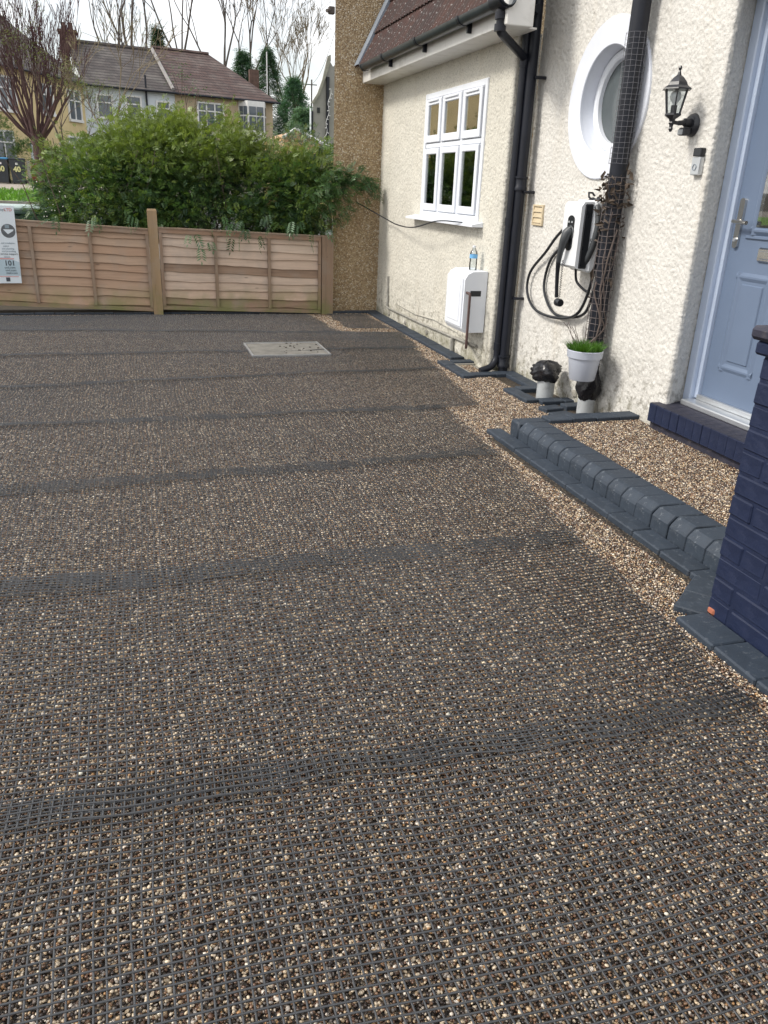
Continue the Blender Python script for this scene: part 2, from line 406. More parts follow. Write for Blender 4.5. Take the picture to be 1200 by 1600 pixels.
for k in range(6):
    r = np.random.default_rng(100+k); n = 39; g = PS/37.6
    X, Y = np.meshgrid(np.arange(n)*g, np.arange(n)*g); P = np.stack([X.ravel(), Y.ravel(), np.zeros(X.size)], -1)
    P[:, :2] += r.uniform(-.45, .45, (len(P), 2))*g-g*38/2; P[:, 2] = r.uniform(-.003, .0025, len(P))
    R = r.uniform(.0028, .0046, len(P)); R *= r.lognormal(0, .16, len(P)); R[r.random(len(P)) < .05] *= 1.4; R = np.minimum(R, .0072)
    V, F, C = stones(P, R, 200+k)
    o = np_obj('stone_patch', V, F, m_pebble, smooth=True, attr=C); col.objects.unlink(o); pc.objects.link(o)
def gravel(name, cells, label, z):
    """cells: list of patch centres"""
    me = bpy.data.meshes.new(name); me.from_pydata([(x, y, z) for x, y in cells], [], [])
    o = link(name, me); tag(o, label, 'gravel', kind='stuff')
    ng = bpy.data.node_groups.new(name, 'GeometryNodeTree')
    ng.interface.new_socket('Geometry', in_out='INPUT', socket_type='NodeSocketGeometry')
    ng.interface.new_socket('Geometry', in_out='OUTPUT', socket_type='NodeSocketGeometry')
    N = ng.nodes.new; gi = N('NodeGroupInput'); go = N('NodeGroupOutput'); ip = N('GeometryNodeInstanceOnPoints')
    ci = N('GeometryNodeCollectionInfo'); ci.inputs['Collection'].default_value = pc
    ci.inputs['Separate Children'].default_value = True; ci.inputs['Reset Children'].default_value = True
    rv = N('FunctionNodeRandomValue'); rv.data_type = 'INT'; rv.inputs['Min'].default_value = 0; rv.inputs['Max'].default_value = 3; rv.inputs['Seed'].default_value = 3
    ri = N('FunctionNodeRandomValue'); ri.data_type = 'INT'; ri.inputs['Min'].default_value = 0; ri.inputs['Max'].default_value = 5; ri.inputs['Seed'].default_value = 8
    mu = N('ShaderNodeMath'); mu.operation = 'MULTIPLY'; mu.inputs[1].default_value = pi/2
    cx = N('ShaderNodeCombineXYZ'); l = ng.links.new
    ir = [s for s in rv.outputs if s.type == 'INT'][0]; ii = [s for s in ri.outputs if s.type == 'INT'][0]
    l(ir, mu.inputs[0]); l(mu.outputs[0], cx.inputs[2]); l(gi.outputs[0], ip.inputs['Points']); l(ci.outputs[0], ip.inputs['Instance'])
    ip.inputs['Pick Instance'].default_value = True; l(ii, ip.inputs['Instance Index']); l(cx.outputs[0], ip.inputs['Rotation'])
    l(ip.outputs[0], go.inputs[0])
    md = o.modifiers.new('stones', 'NODES'); md.node_group = ng
    return o
cells = []
for i in range(-9, 12):
    for j in range(1, 38):
        x = (i+.5)*PS; y = (j+.5)*PS
        if x < -.35-.14*y-.45: continue
        if x > 2.75 or (x > 2.12 and y < 4.2) or (x > 1.98 and y < 2.1): continue
        if .92 < x < 1.5 and 6.95 < y < 7.3: continue
        cells.append((x, y))
gravel('loose_gravel', cells, 'small brown, cream and dark stones covering the whole drive under the netting', -.002)
cells = [(2.45+i*PS, 2.02+j*PS) for i in range(3) for j in range(9)]
gravel('step_gravel', cells, 'brown stones filling the raised step in front of the blue door', .102)

# ------------------------------------------------------------------ black netting sheets over the gravel
def netting(label, yl, yr, xr, seed, xl=-1.75, pitch=.0235, wd=.0038):
    """yl/yr: (near, far) edge at x=-.5 and x=2; xr: right end at near and far edge"""
    th = .0036 if seed < 2 else .0030 if seed < 3 else .0020; sunk = 0 if seed < 2 else .0008 if seed < 3 else .0029      # farther sheets are trodden down into the stones
    if seed > 2: wd = .0034
    V = []; F = []; r = np.random.default_rng(seed); ph = r.uniform(0, 6.28, 6)
    def P(x, v, lift):
        u = (x+.5)/2.5; y0 = yl[0]+(yr[0]-yl[0])*u; y1 = yl[1]+(yr[1]-yl[1])*u
        y = y0+(y1-y0)*v+.045*(vnoise(x*.9+seed*11, x*0, 2)-.5)*(1-v)+.045*(vnoise(x*.9+seed*17, x*0, 3)-.5)*v
        n1 = vnoise(x*1.7+seed*7, y*1.7, 0)-.5; n2 = vnoise(x*5+seed*3, y*5, 1)-.5
        dx = np.clip(.0016*y+.001, .002, .011)*np.sin(2*pi*y/.46+1.6*np.sin(x*1.3+ph[0])+ph[1])*(.4+1.2*vnoise(x*.9+seed, y*.9, 2))+.016*n1
        dy = .010*np.sin(2*pi*x/1.25+ph[2])+.006*np.sin(2*pi*x/.33+ph[3])*(np.abs(v-.5)*2)**2+.014*n1+.004*n2
        e = np.exp(-(v/.06)**2)*np.clip(vnoise(x*2.2+seed*5, y*0, 3)*1.5-.25, 0, 1)
        z = .0100-sunk+.004*(1-v)+.0025*n2+.0035*np.maximum(0, n1)+.016*e+lift
        return np.stack([x+dx, y+dy-.012*e, z], -1)
    def ribbon(pts, hw, th):
        n = len(pts)
        if n < 2: return
        t_ = np.gradient(pts, axis=0); t_ /= np.linalg.norm(t_, axis=1)[:, None]+1e-9
        s_ = np.stack([t_[:, 1], -t_[:, 0], 0*t_[:, 0]], -1); up = np.array([0, 0, th])
        R = np.stack([pts-s_*hw-up*.9, pts-s_*hw*.75+up*.1, pts+s_*hw*.75+up*.1, pts+s_*hw-up*.9], 1)
        b0 = sum(len(a) for a in V); V.append(R.reshape(-1, 3))
        i = np.arange(n-1)[:, None]*4+b0; k = np.arange(3)[None]
        F.append(np.stack([i+k, i+k+1, i+k+5, i+k+4], -1).reshape(-1, 4))
    width = (yl[1]-yl[0]+yr[1]-yr[0])/2; nv = int(width/pitch)
    for k in range(nv+1):
        v = k/nv; xe = xr[0]+(xr[1]-xr[0])*v
        x = np.arange(xl, xe+r.uniform(-.01, .012), .045)
        ribbon(P(x, np.full(len(x), v), .0022), wd*.46, th)
    nx = int((max(xr)-xl)/pitch)
    for k in range(nx+1):
        x0 = xl+k*pitch; v = np.linspace(0, 1, int(width/.035))
        xe = xr[0]+(xr[1]-xr[0])*v; v = v[x0 <= xe]
        if len(v) > 1: ribbon(P(np.full(len(v), x0), v, .0), wd*.60, .0016)
    o = np_obj('netting_sheet', np.concatenate(V), np.concatenate(F), m_net_black)
    return tag(o, label, 'netting', 'netting sheets laid over the drive')
netting('nearest black netting sheet, running out of the bottom of the picture', (.25, 1.66), (.25, 1.60), (1.66, 1.70), 1)
netting('black netting sheet ending beside the foot of the navy brick pillar', (1.545, 2.86), (1.50, 2.81), (1.68, 1.80), 2)
netting('black netting sheet beside the near half of the kerbed step', (2.70, 3.90), (2.70, 4.00), (1.79, 1.95), 3)
netting('black netting sheet beside the far half of the kerbed step', (3.77, 5.02), (3.90, 5.04), (1.93, 2.02), 4)
netting('black netting sheet ending opposite the two capped pipes', (4.91, 6.03), (4.93, 6.22), (2.26, 2.42), 5)
netting('black netting sheet just in front of the concrete cover slab', (5.94, 7.12), (6.14, 7.14), (2.40, 2.52), 6)
netting('black netting sheet laid around the concrete cover slab', (7.02, 8.34), (7.05, 8.05), (2.54, 2.66), 7)
netting('farthest black netting sheet along the wooden fence', (8.20, 9.22), (7.93, 9.22), (2.00, 1.92), 8)
netting('small netting offcut in the corner by the pebbledash wall', (8.35, 9.2), (8.15, 9.2), (2.62, 2.58), 9, xl=2.13)

# concrete cover slab
cv = thing('cover_slab', 'flat concrete inspection cover slab lying in the netting', 'cover slab', (1.24, 7.1, 0))
b = MB(); b.bbox(.925, 1.60, 6.84, 7.40, -.02, .016, .004); b.build('slab', plain('slab_concrete', (.16, .152, .135), .85, .25, 9, .6, 70, dirt=(.10, .095, .08)), cv)
b = MB(); b.box(.91, .925, 6.82, 7.42, -.02, .022).box(1.60, 1.615, 6.82, 7.42, -.02, .022).box(.925, 1.60, 6.82, 6.835, -.02, .021).box(.925, 1.60, 7.405, 7.42, -.02, .021); b.build('rim', m_alu, cv)
for i in range(26):
    b = MB(); s_ = random.uniform(.004, .013); c = (random.uniform(1.2, 1.58), random.uniform(6.87, 7.38), .016+s_*.3)
    V = IV*np.array([s_, s_*.8, s_*.6])*(1+rng.uniform(-.2, .2, (12, 1)))+np.array(c); b.add(V, IF); b.build('crumb', m_soil, cv)

# ------------------------------------------------------------------ the rendered house
house = thing('rendered_house', 'cream roughcast house with grey-blue door, round window and tiled lean-to roof', 'house', (3.0, 6.0, 0))
def rough(a, z, k=0):
    return .0068*(vnoise(a*84, z*84, k)-.5)+.0030*(np.clip(vnoise(a*46+9, z*46, k+1), .35, 1)-.5)+.005*(vnoise(a*6, z*6, k)-.5)
def wall_grid(name, path, z0, z1, step, m, hole=None, parent=house):
    """path: plan polyline with outward normals; surface displaced into real roughcast lumps"""
    S = []; 
    for (p, q) in zip(path[:-1], path[1:]):
        p = np.array(p); q = np.array(q); d = np.linalg.norm(q-p); n = max(1, int(d/step))
        S += [p+(q-p)*i/n for i in range(n)]
    S.append(np.array(path[-1])); S = np.array(S)
    T = np.gradient(S, axis=0); T /= np.linalg.norm(T, axis=1)[:, None]; N = np.stack([-T[:, 1], T[:, 0]], -1)
    A = np.concatenate([[0], np.cumsum(np.linalg.norm(np.diff(S, axis=0), axis=1))])
    zs = np.linspace(z0, z1, int((z1-z0)/step)+1)
    a, z = np.meshgrid(A, zs); d = rough(a, z, 0)
    V = np.stack([S[None, :, 0]+N[None, :, 0]*d, S[None, :, 1]+N[None, :, 1]*d, z], -1).reshape(-1, 3)
    na = len(S); J, I = np.meshgrid(np.arange(len(zs)-1), np.arange(na-1), indexing='ij')
    F = np.stack([J*na+I, (J+1)*na+I, (J+1)*na+I+1, J*na+I+1], -1).reshape(-1, 4)
    if hole is not None:
        cy = V[F].mean(1); F = F[~hole(cy)]
    return np_obj(name, V, F, m, parent, smooth=True)
WL, WR = 2.80, 3.00
# path goes so that the outward normal (left of travel... -x) faces the drive: travel towards +y
wl = wall_grid('wall', [(3.0, 6.06), (2.815, 6.06), (2.80, 6.075), (2.80, 9.46)], -.05, 2.50, .0078, m_render_l,
               hole=lambda c: (c[:, 0] < 2.85) & (c[:, 1] > 6.52) & (c[:, 1] < 7.95) & (c[:, 2] > 1.19) & (c[:, 2] < 2.24))
RC = (5.03, 1.985)
wr = wall_grid('wall', [(3.20, 3.985), (3.17, 3.985), (3.03, 3.915), (3.008, 3.918), (3.0, 3.935), (3.0, 6.05)], -.05, 3.3, .0066, m_render_r,
               hole=lambda c: (c[:, 0] < 3.1) & ((c[:, 1]-RC[0])**2+(c[:, 2]-RC[1])**2 < .36**2))
b = MB(); b.box(3.0, 3.25, 1.0, 2.86, -.05, 3.3).box(3.0, 3.25, 2.861, 3.93, 2.42, 3.3); b.build('wall', m_render_r, house)
b = MB(); b.box(3.25, 3.28, .9, 6.0, -.05, 3.3); b.build('inner_wall', m_dark, house)
for i, (y, z, s_) in enumerate(((8.92, .06, .03), (8.3, .05, .025), (7.6, .07, .03), (6.9, .04, .035), (5.3, .05, .03), (4.95, .07, .03))):   # broken render clumps at the foot
    b = MB(); V = IV*np.array([.012, s_*1.5, s_])*(1+rng.uniform(-.3, .3, (12, 1)))+np.array([2.795 if y > 6 else 2.995, y, z]); b.add(V, IF); b.build('plaster_lump', m_conc, house)

# casement window: six lights
WY0, WY1, WZ0, WZ1 = 6.50, 7.97, 1.17, 2.25
win = MB().box(2.90, 2.91, WY0+.02, WY1-.02, WZ0, WZ1).build('window', plain('blind', (.42, .42, .36), .7, .25, 5, .2, 20), house, label='white six-pane casement window')
fr = MB(); x0, x1 = 2.785, 2.85
fr.bbox(x0, x1, WY0, WY0+.05, WZ0, WZ1, .005).bbox(x0, x1, WY1-.05, WY1, WZ0, WZ1, .005)
fr.bbox(x0+.002, x1, WY0+.05, WY1-.05, WZ0, WZ0+.05, .005).bbox(x0+.002, x1, WY0+.05, WY1-.05, WZ1-.05, WZ1, .005)
fr.build('frame', m_white, win)
mull = [WY0+.05, 7.00, 7.49, WY1-.05]; tz = 1.80
for k in range(1, 3): MB().bbox(x0+.003, x1, mull[k]-.018, mull[k]+.018, WZ0+.05, WZ1-.05, .004).build('mullion', m_white, win)
for k in range(3):
    MB().bbox(x0+.004, x1, mull[k]+.0185, mull[k+1]-.0185, tz-.02, tz+.02, .004).build('transom', m_white, win)
    for (za, zb) in ((WZ0+.05, tz-.021), (tz+.021, WZ1-.05)):
        ya, yb = mull[k]+.019, mull[k+1]-.019; sx = x0-.012; t_ = .055
        s_ = MB(); s_.bbox(sx, sx+.05, ya+.004, ya+t_, za+.004, zb-.004, .005).bbox(sx, sx+.05, yb-t_, yb-.004, za+.004, zb-.004, .005)
        s_.bbox(sx+.001, sx+.05, ya+t_, yb-t_, za+.004, za+t_+.012, .005).bbox(sx+.001, sx+.05, ya+t_, yb-t_, zb-t_, zb-.004, .005)
        s_.build('sash', m_white, win)
        MB().box(sx+.014, sx+.018, ya+t_-.003, yb-t_+.003, za+t_, zb-t_+.003).build('pane', m_glass, win)
        if za > tz:
            MB().bbox(sx-.012, sx+.002, ya+.07, yb-.07, zb-.03, zb-.012, .004).build('trickle_vent', m_white, win)
def drape(y0, y1, z0, z1, x):
    n = 24; V = []
    for z in (z0, z1):
        for i in range(n+1):
            y = y0+(y1-y0)*i/n; V.append((x+.014*sin(i*1.9), y, z))
    return MB().add(V, [(i, i+1, n+2+i, n+1+i) for i in range(n)])
for a_, c_ in ((6.53, 6.80), (7.05, 7.20), (7.78, 7.93)): drape(a_, c_, 1.2, 2.22, 2.875).build('curtain', m_curtain, win, smooth=True)
sl_ = MB().prism([(2.70, 1.135), (2.70, 1.152), (2.80, 1.172), (2.80, 1.135)], 'y', WY0-.10, WY1+.20)
sl_.build('sill', m_white, win)
# round window with wide flat surround
def ringx(r0, r1, xa, xb, n=72):
    return MB().lathe([(r0, xb), (r0, xa+.004), (r0+.004, xa), (r1-.006, xa), (r1, xa+.006), (r1, xb)], n, (0, RC[0], RC[1]), 'x', cap=False)
rw = ringx(.312, .472, 2.982, 3.02).build('round_window', m_trim, house, smooth=True, label='round window with a wide flat white surround')
MB().lathe([(.300, 3.12), (.314, 2.99)], 72, (0, *RC), 'x', cap=False).build('reveal', m_trim, rw, smooth=True)
MB().lathe([(.302, 3.125), (.302, 3.085), (.292, 3.075), (.262, 3.075), (.250, 3.085), (.248, 3.12)], 72, (0, *RC), 'x', cap=False).build('frame', m_white, rw, smooth=True)
MB().lathe([(.252, 3.112), (.0005, 3.112)], 72, (0, *RC), 'x', cap=False).build('pane', m_frost, rw)
MB().box(3.13, 3.14, 4.6, 5.5, 1.5, 2.5).build('backing', m_dark, rw)

# lean-to roof
fs = MB(); fs.bbox(2.552, 2.575, 5.76, 9.44, 2.47, 2.615, .003); fs.build('fascia', m_fascia, house)
MB().box(2.575, 2.81, 5.77, 9.44, 2.470, 2.482).build('soffit', m_fascia, house)
MB().bbox(2.50, 2.70, 5.60, 5.757, 2.45, 3.05, .006).build('box_end', m_fascia, house)
RS = radians(63); RX, RZ = 2.50, 2.62; ux, uz = cos(RS), sin(RS); nx_, nz_ = -sin(RS), cos(RS)
def rp(s, y, h=0): return (RX+ux*s+nx_*h, y, RZ+uz*s+nz_*h)
t = NT('roof_tile'); oi = t.n('ShaderNodeObjectInfo')
cc = t.mix(oi.outputs['Random'], (.050, .030, .028), (.075, .038, .031))
cc = t.mix(t.ramp(t.noise(5, 8), [(.42, (0, 0, 0)), (.62, (.75, .75, .75))]), cc, (.045, .04, .038))
cc = t.mix(t.ramp(t.noise(34, 5, rough=.7), [(.60, (0, 0, 0)), (.66, (1, 1, 1))]), cc, (.40, .40, .39))
t.bump(t.noise(150, 4), .5, .004); m_tile = t.fin(cc, .85, 0, .2)
roof = MB().add([rp(0, 5.72, -.03), rp(0, 9.40, -.03), rp(1.5, 9.40, -.03), rp(1.5, 5.72, -.03)], [(0, 1, 2, 3)]).build('roof', m_dark, house)
TW, TL = .336, .37; nn = 24
tm = MB(); V = []
for s_ in (0, TL):
    for hh in (0, -.014):
        for i in range(nn+1):
            yy = -TW/2+TW*i/nn; h = (.030 if s_ == 0 else .010)+.011*abs(sin(pi*4*i/nn))+hh
            V.append((ux*s_+nx_*h, yy, uz*s_+nz_*h))
m1 = nn+1
F = [(i, i+1, 2*m1+i+1, 2*m1+i) for i in range(nn)]+[(m1+i, i, i+1, m1+i+1)[::-1] for i in range(nn)]
tm.add(V, F); tile_me = tm.mesh('tile', m_tile)
for c in range(4):
    for k in range(11):
        s_ = c*.345; y = 5.90+k*.338
        p = rp(s_-.02, y); o = piece('tile', tile_me, roof, p)
MB().add([rp(-.02, 9.25, .05), rp(-.02, 9.41, .055), rp(1.5, 9.41, .055), rp(1.5, 9.25, .05), rp(-.02, 9.25, .02), rp(1.5, 9.25, .02)], [(0, 1, 2, 3), (4, 0, 3, 5)]).build('flashing', m_lead, roof)
MB().add([rp(.62, 6.55, .06), rp(.62, 7.75, .06), rp(.80, 7.75, .075), rp(.80, 6.55, .075), rp(.62, 6.55, .045), rp(.62, 7.75, .045)], [(0, 1, 2, 3), (4, 5, 1, 0)]).build('lead_apron', m_lead, roof)
# gutter
gx, gz = 2.487, 2.607; G = []
gt = MB(); prof = [(.056*cos(a), .056*sin(a)) for a in np.linspace(pi, 2*pi, 13)]; prof2 = [(.052*cos(a), .052*sin(a)) for a in np.linspace(2*pi, pi, 13)]
gt.prism([(gx+p[0], gz+p[1]) for p in prof+prof2], 'y', 5.55, 9.12); gut = gt.build('gutter', m_gutter, house, smooth=True)
MB().lathe([(.060, 9.10), (.060, 9.135), (.0, 9.135)], 16, (gx, 0, gz), 'y', cap=False, a0=pi, a1=2*pi).build('stop_end', m_gutter, gut, smooth=True)
for y in (8.35, 7.35, 6.35):
    q = MB(); q.prism([(gx+.061*cos(a), gz+.061*sin(a)) for a in np.linspace(pi*.98, 2*pi, 11)]+[(gx+.0565*cos(a), gz+.0565*sin(a)) for a in np.linspace(2*pi, pi*.98, 11)], 'y', y-.022, y+.022)
    q.box(gx+.03, 2.5515, y-.012, y+.012, gz-.10, gz-.03); q.build('bracket', m_black, gut)
q = MB(); q.prism([(gx+.066*cos(a), gz+.066*sin(a)) for a in np.linspace(pi*.96, 2.04*pi, 13)]+[(gx+.0575*cos(a), gz+.0575*sin(a)) for a in np.linspace(2.04*pi, pi*.96, 13)], 'y', 5.58, 5.76); q.build('outlet', m_black, gut, smooth=True)
def pipe(name, pts, r, m, n=16, bend=.04, parent=house, **kw):
    P = [Vector(p) for p in pts]; out = [P[0]]
    for i in range(1, len(P)-1):
        a = (P[i-1]-P[i]); c = (P[i+1]-P[i]); bb = min(bend, a.length*.45, c.length*.45)
        p0 = P[i]+a.normalized()*bb; p1 = P[i]+c.normalized()*bb
        for k in range(6):
            t_ = k/5; out.append(p0*(1-t_)**2+P[i]*2*t_*(1-t_)+p1*t_*t_)
    out.append(P[-1]); return MB().tube(out, r, n).build(name, m, parent, smooth=True, **kw)
dp = pipe('downpipe', [(gx, 5.67, gz-.04), (gx, 5.67, 2.42), (2.850, 6.012, 2.33)], .029, m_black, label='black swan-neck rainwater pipe under the gutter')
for z in (2.50, 2.43): MB().lathe([(.0, z-.012), (.040, z-.012), (.040, z+.03), (.0, z+.03)], 16, (gx, 5.67, 0), cap=False).build('socket', m_black, dp, smooth=True)
sp = pipe('downpipe', [(2.850, 6.012, 2.66), (2.850, 6.012, .11), (2.80, 5.99, .05), (2.70, 5.99, .02)], .028, m_black, bend=.05, label='thinner black pipe with a bent shoe over the gully')
for z in (2.30, 1.20, .22): MB().lathe([(.0, z-.03), (.033, z-.03), (.033, z+.03), (.0, z+.03)], 16, (2.850, 6.012, 0), cap=False).build('collar', m_black, sp, smooth=True)
pipe('branch', [(2.850, 6.012, 2.62), (2.86, 5.88, 2.62)], .028, m_black, parent=sp)
bp = pipe('soil_pipe', [(2.905, 5.985, -.02), (2.905, 5.985, 3.3)], .040, m_black, label='thicker black soil pipe in the wall corner')
for z in (1.48, .1): MB().lathe([(.0, z-.05), (.050, z-.05), (.052, z-.03), (.046, z-.02), (.046, z+.03), (.052, z+.035), (.052, z+.05), (.0, z+.05)], 18, (2.905, 5.985, 0), cap=False).build('collar', m_black, bp, smooth=True)
for z in (1.42, 2.2, .62): MB().tube([(2.912, 5.93, z), (2.96, 5.925, z), (3.0, 5.925, z)], .012, 6).build('clip', m_black, bp)
p2 = pipe('soil_pipe', [(2.915, 4.65, .13), (2.915, 4.65, 3.3)], .054, m_black, n=24, label='black soil pipe in front of the round window')
MB().lathe([(.0, 2.56), (.064, 2.56), (.064, 2.68), (.0, 2.68)], 20, (2.915, 4.65, 0), cap=False).build('collar', m_black, p2, smooth=True)
st_ = MB().lathe([(.0, -.03), (.058, -.03), (.058, .115), (.050, .12), (.0, .12)], 20, (2.915, 4.65, 0), cap=False).build('pipe_stub', m_grey, p2, smooth=True)
# black sheeting bundled round the pipe foot
def bundle(c, r, z0, z1, seed, n=26, k=13, sq=1.0):
    q = MB(); V = []; F = []; h = np.random.default_rng(seed)
    for i in range(k):
        t_ = i/(k-1); z = z0+(z1-z0)*t_; e = (sin(pi*min(1, max(0, t_*1.0+.02)))**.35)
        for j in range(n):
            a = 2*pi*j/n; f = 1+.16*sin(3*a+seed+4*t_)+.10*sin(7*a-6*t_*seed)+h.uniform(-.05, .05)
            V.append((c[0]+r*e*f*cos(a)*sq, c[1]+r*e*f*sin(a), z+h.uniform(-.006, .006)))
    F = [(i*n+j, i*n+(j+1) % n, (i+1)*n+(j+1) % n, (i+1)*n+j) for i in range(k-1) for j in range(n)]+[tuple(range(n))[::-1], tuple((k-1)*n+j for j in range(n))]
    return q.add(V, F)
q = bundle((2.912, 4.648), .078, .09, .36, 3)
q.build('sheeting', m_bag, p2, smooth='all', label='crumpled black sheeting bound round the pipe foot')
pipe('brown_pipe', [(2.62, 6.21, .63), (2.62, 6.14, .63), (2.62, 6.14, .185), (2.78, 6.5, .165)], .011, m_rust, 10, .02)
pipe('wall_pipe', [(2.79, 8.97, .47), (2.787, 8.96, .12), (2.787, 7.7, .13), (2.785, 6.62, .155), (2.787, 6.30, .165)], .013, m_wall_pipe, 8, .02, label='weathered grey pipe running along the foot of the wall')
pipe('wall_pipe', [(2.78, 6.85, .15), (2.78, 6.85, -.02)], .02, m_wall_pipe, 8)
MB().tube([(2.796, 8.6, .20), (2.792, 8.0, .185), (2.79, 7.4, .22), (2.792, 6.8, .20), (2.79, 6.2, .10)], .004, 5).build('cable', m_wall_pipe, house)

# front door
door = MB().bbox(3.215, 3.255, 2.98, 3.885, .315, 2.33, .004).build('door', m_door, house, label='grey-blue panelled front door')
fr = MB(); fr.bbox(3.165, 3.25, 3.915, 3.982, .262, 2.42, .006).bbox(3.165, 3.25, 2.87, 2.95, .262, 2.42, .006).bbox(3.166, 3.25, 2.951, 3.914, 2.35, 2.42, .006)
fr.bbox(3.192, 3.25, 3.886, 3.914, .30, 2.349, .005).bbox(3.192, 3.25, 2.951, 2.979, .30, 2.349, .005)
fr.build('door_frame', m_frame, house)
MB().bbox(3.10, 3.27, 2.955, 3.912, .2625, .296, .006).bbox(3.185, 3.213, 2.99, 3.882, .297, .328, .004).build('threshold', m_alu, house)
def frame_rect(x, y0, y1, z0, z1, t_, d):
    q = MB()
    q.prism([(x, y0), (x-d, y0+t_*.4), (x-d, y0+t_*.6), (x, y0+t_)], 'z', z0, z1).prism([(x, y1-t_), (x-d, y1-t_*.6), (x-d, y1-t_*.4), (x, y1)], 'z', z0, z1)
    for za, s_ in ((z0, 1), (z1, -1)):
        q.add([(x, y0+.001, za), (x, y1-.001, za), (x-d*.98, y0+.001, za+s_*t_*.4), (x-d*.98, y1-.001, za+s_*t_*.4), (x-d*.98, y0+.001, za+s_*t_*.6), (x-d*.98, y1-.001, za+s_*t_*.6), (x, y0+.001, za+s_*t_), (x, y1-.001, za+s_*t_)],
              [(0, 1, 3, 2), (2, 3, 5, 4), (4, 5, 7, 6)])
    return q
for y0, y1 in ((3.50, 3.775), (3.09, 3.365)):
    q = frame_rect(3.215, y0, y1, .50, 1.05, .045, .009); q.bbox(3.208, 3.218, y0+.055, y1-.055, .56, .99, .006); q.build('panel', m_door, door)
q = frame_rect(3.215, 3.13, 3.735, 1.245, 2.15, .05, .016); q.bbox(3.204, 3.2155, 3.10, 3.765, 1.225, 1.243, .004); q.build('glazing_bead', m_door, door)
MB().box(3.2105, 3.2135, 3.18, 3.69, 1.29, 2.10).build('backing', m_dark, door)
MB().box(3.203, 3.2075, 3.178, 3.692, 1.288, 2.102).build('pane', m_glass, door)
for k, (z, hh, ya, yb) in enumerate(((1.33, .03, 3.55, 3.68), (1.42, .09, 3.60, 3.66), (1.36, .012, 3.45, 3.62), (1.5, .2, 3.61, 3.64), (1.305, .02, 3.3, 3.6))):
    MB().box(3.2083, 3.2098, ya, yb, z, z+hh).build('glass_motif', (m_cream, m_lead, m_curtain)[k % 3], door)
hp = MB().prism([(3.83+.020*cos(a), 1.30+.13*(1 if sin(a) > 0 else -1)*(.85+.15*abs(sin(a)))) for a in np.linspace(0, 2*pi, 21)[:-1]], 'x', 3.200, 3.216).build('handle', m_chrome, door, smooth=True)
MB().tube([(3.205, 3.836, 1.31), (3.165, 3.836, 1.31), (3.158, 3.82, 1.31), (3.158, 3.72, 1.306)], .011, 10).build('lever', m_chrome, hp, smooth=True)
MB().lathe([(.0, 3.19), (.010, 3.19), (.012, 3.2005), (.0, 3.2005)], 12, (0, 3.83, 1.215), 'x', cap=False).build('lock', m_alu, hp)
lb = MB().bbox(3.198, 3.216, 3.33, 3.64, 1.115, 1.188, .008).build('letterbox', m_chrome, door, smooth=True)
MB().bbox(3.190, 3.1985, 3.36, 3.615, 1.130, 1.172, .004).build('flap', m_chrome, lb)
# painted brick doorstep
ds = MB().box(2.96, 3.16, 2.86, 3.972, .06, .2585).build('doorstep', m_navytop, house, label='doorstep of navy painted bricks on edge')
bm_ = MB().bbox(-.118, .118, -.0347, .0347, -.055, .055, .003).mesh('brick', m_navy); bm2 = MB().bbox(-.118, .118, -.034, .034, -.055, .055, .007, .003).mesh('brick', m_navytop)
for i in range(16):
    y = 3.935-i*.0705; o = piece('brick', bm_, ds, (3.05+random.uniform(-.003, .003), y, .2065), (0, 0, random.uniform(-.012, .012)))
    MB().box(2.936, 3.164, y-.0343, y+.0343, .2618, .2632).build('worn_top', m_navytop, o)
MB().box(2.965, 3.10, 2.86, 3.96, .02, .15).build('mortar_bed', m_soil, ds)

# ------------------------------------------------------------------ kerbed step and block borders
step = MB().box(2.20, 3.14, 1.9, 4.16, -.01, .094).build('entrance_step', m_bed, kind='structure')
kms = []
for _ in range(5):
    J = lambda v_: v_+random.uniform(-.003, .003)
    kp = [(0, 0), (.19, 0), (.19, .114), (.184, J(.121)), (J(.046), J(.1215)), (J(.036), .118), (J(.009), J(.091)), (.003, J(.080))]
    q = MB(); n_ = len(kp); ys_ = (-.0600, -.0565, .0565, .0600)
    V = [(p[0]-.095+(.0035 if k_ in (0, 3) and p[0] < .1 else 0), y_, p[1]-(.0035 if k_ in (0, 3) and p[1] > .01 else 0)) for k_, y_ in enumerate(ys_) for p in kp]
    q.add(V, [(r_*n_+i_, r_*n_+(i_+1) % n_, (r_+1)*n_+(i_+1) % n_, (r_+1)*n_+i_) for r_ in range(3) for i_ in range(n_)]+[tuple(range(n_))[::-1], tuple(3*n_+i_ for i_ in range(n_))])
    kms.append(q.mesh('kerb_block', m_block))
for i in range(17): piece('kerb_block', random.choice(kms), step, (2.247+random.uniform(-.003, .003), 4.075-i*.1245, random.uniform(-.002, .002)), (0, 0, random.uniform(-.008, .008)))
piece('kerb_block', MB().bbox(-.10, .10, -.055, .055, 0, .120, .012).mesh('kerb_block', m_block, True), step, (2.252, 4.196, 0))
bl = [MB().bbox(-.10, .10, -.052, .052, -.04, .0, .005, .0012).mesh('block', m_block) for _ in range(3)]
def block(parent, x, y, z, rz=0, sx=1, sy=1):
    return piece('block', random.choice(bl), parent, (x, y, z+random.uniform(-.0025, .0025)), (random.uniform(-.006, .006), random.uniform(-.006, .006), rz+random.uniform(-.01, .01)), (sx, sy, 1))
for i in range(4): block(step, 2.445+i*.165, 4.205, .128, 0, .80, 1.15)
border = bpy.data.objects.new('block_border', None); col.objects.link(border); ORG[border] = Vector((0, 0, 0)); tag(border, kind='structure')
for i in range(11): block(border, 2.10, 4.27-i*.2035, .022, pi/2)
for i in range(2): block(border, 2.018-i*.115, 2.20-i*.095, .0225+.001*i, radians(39), .75, 1.15)
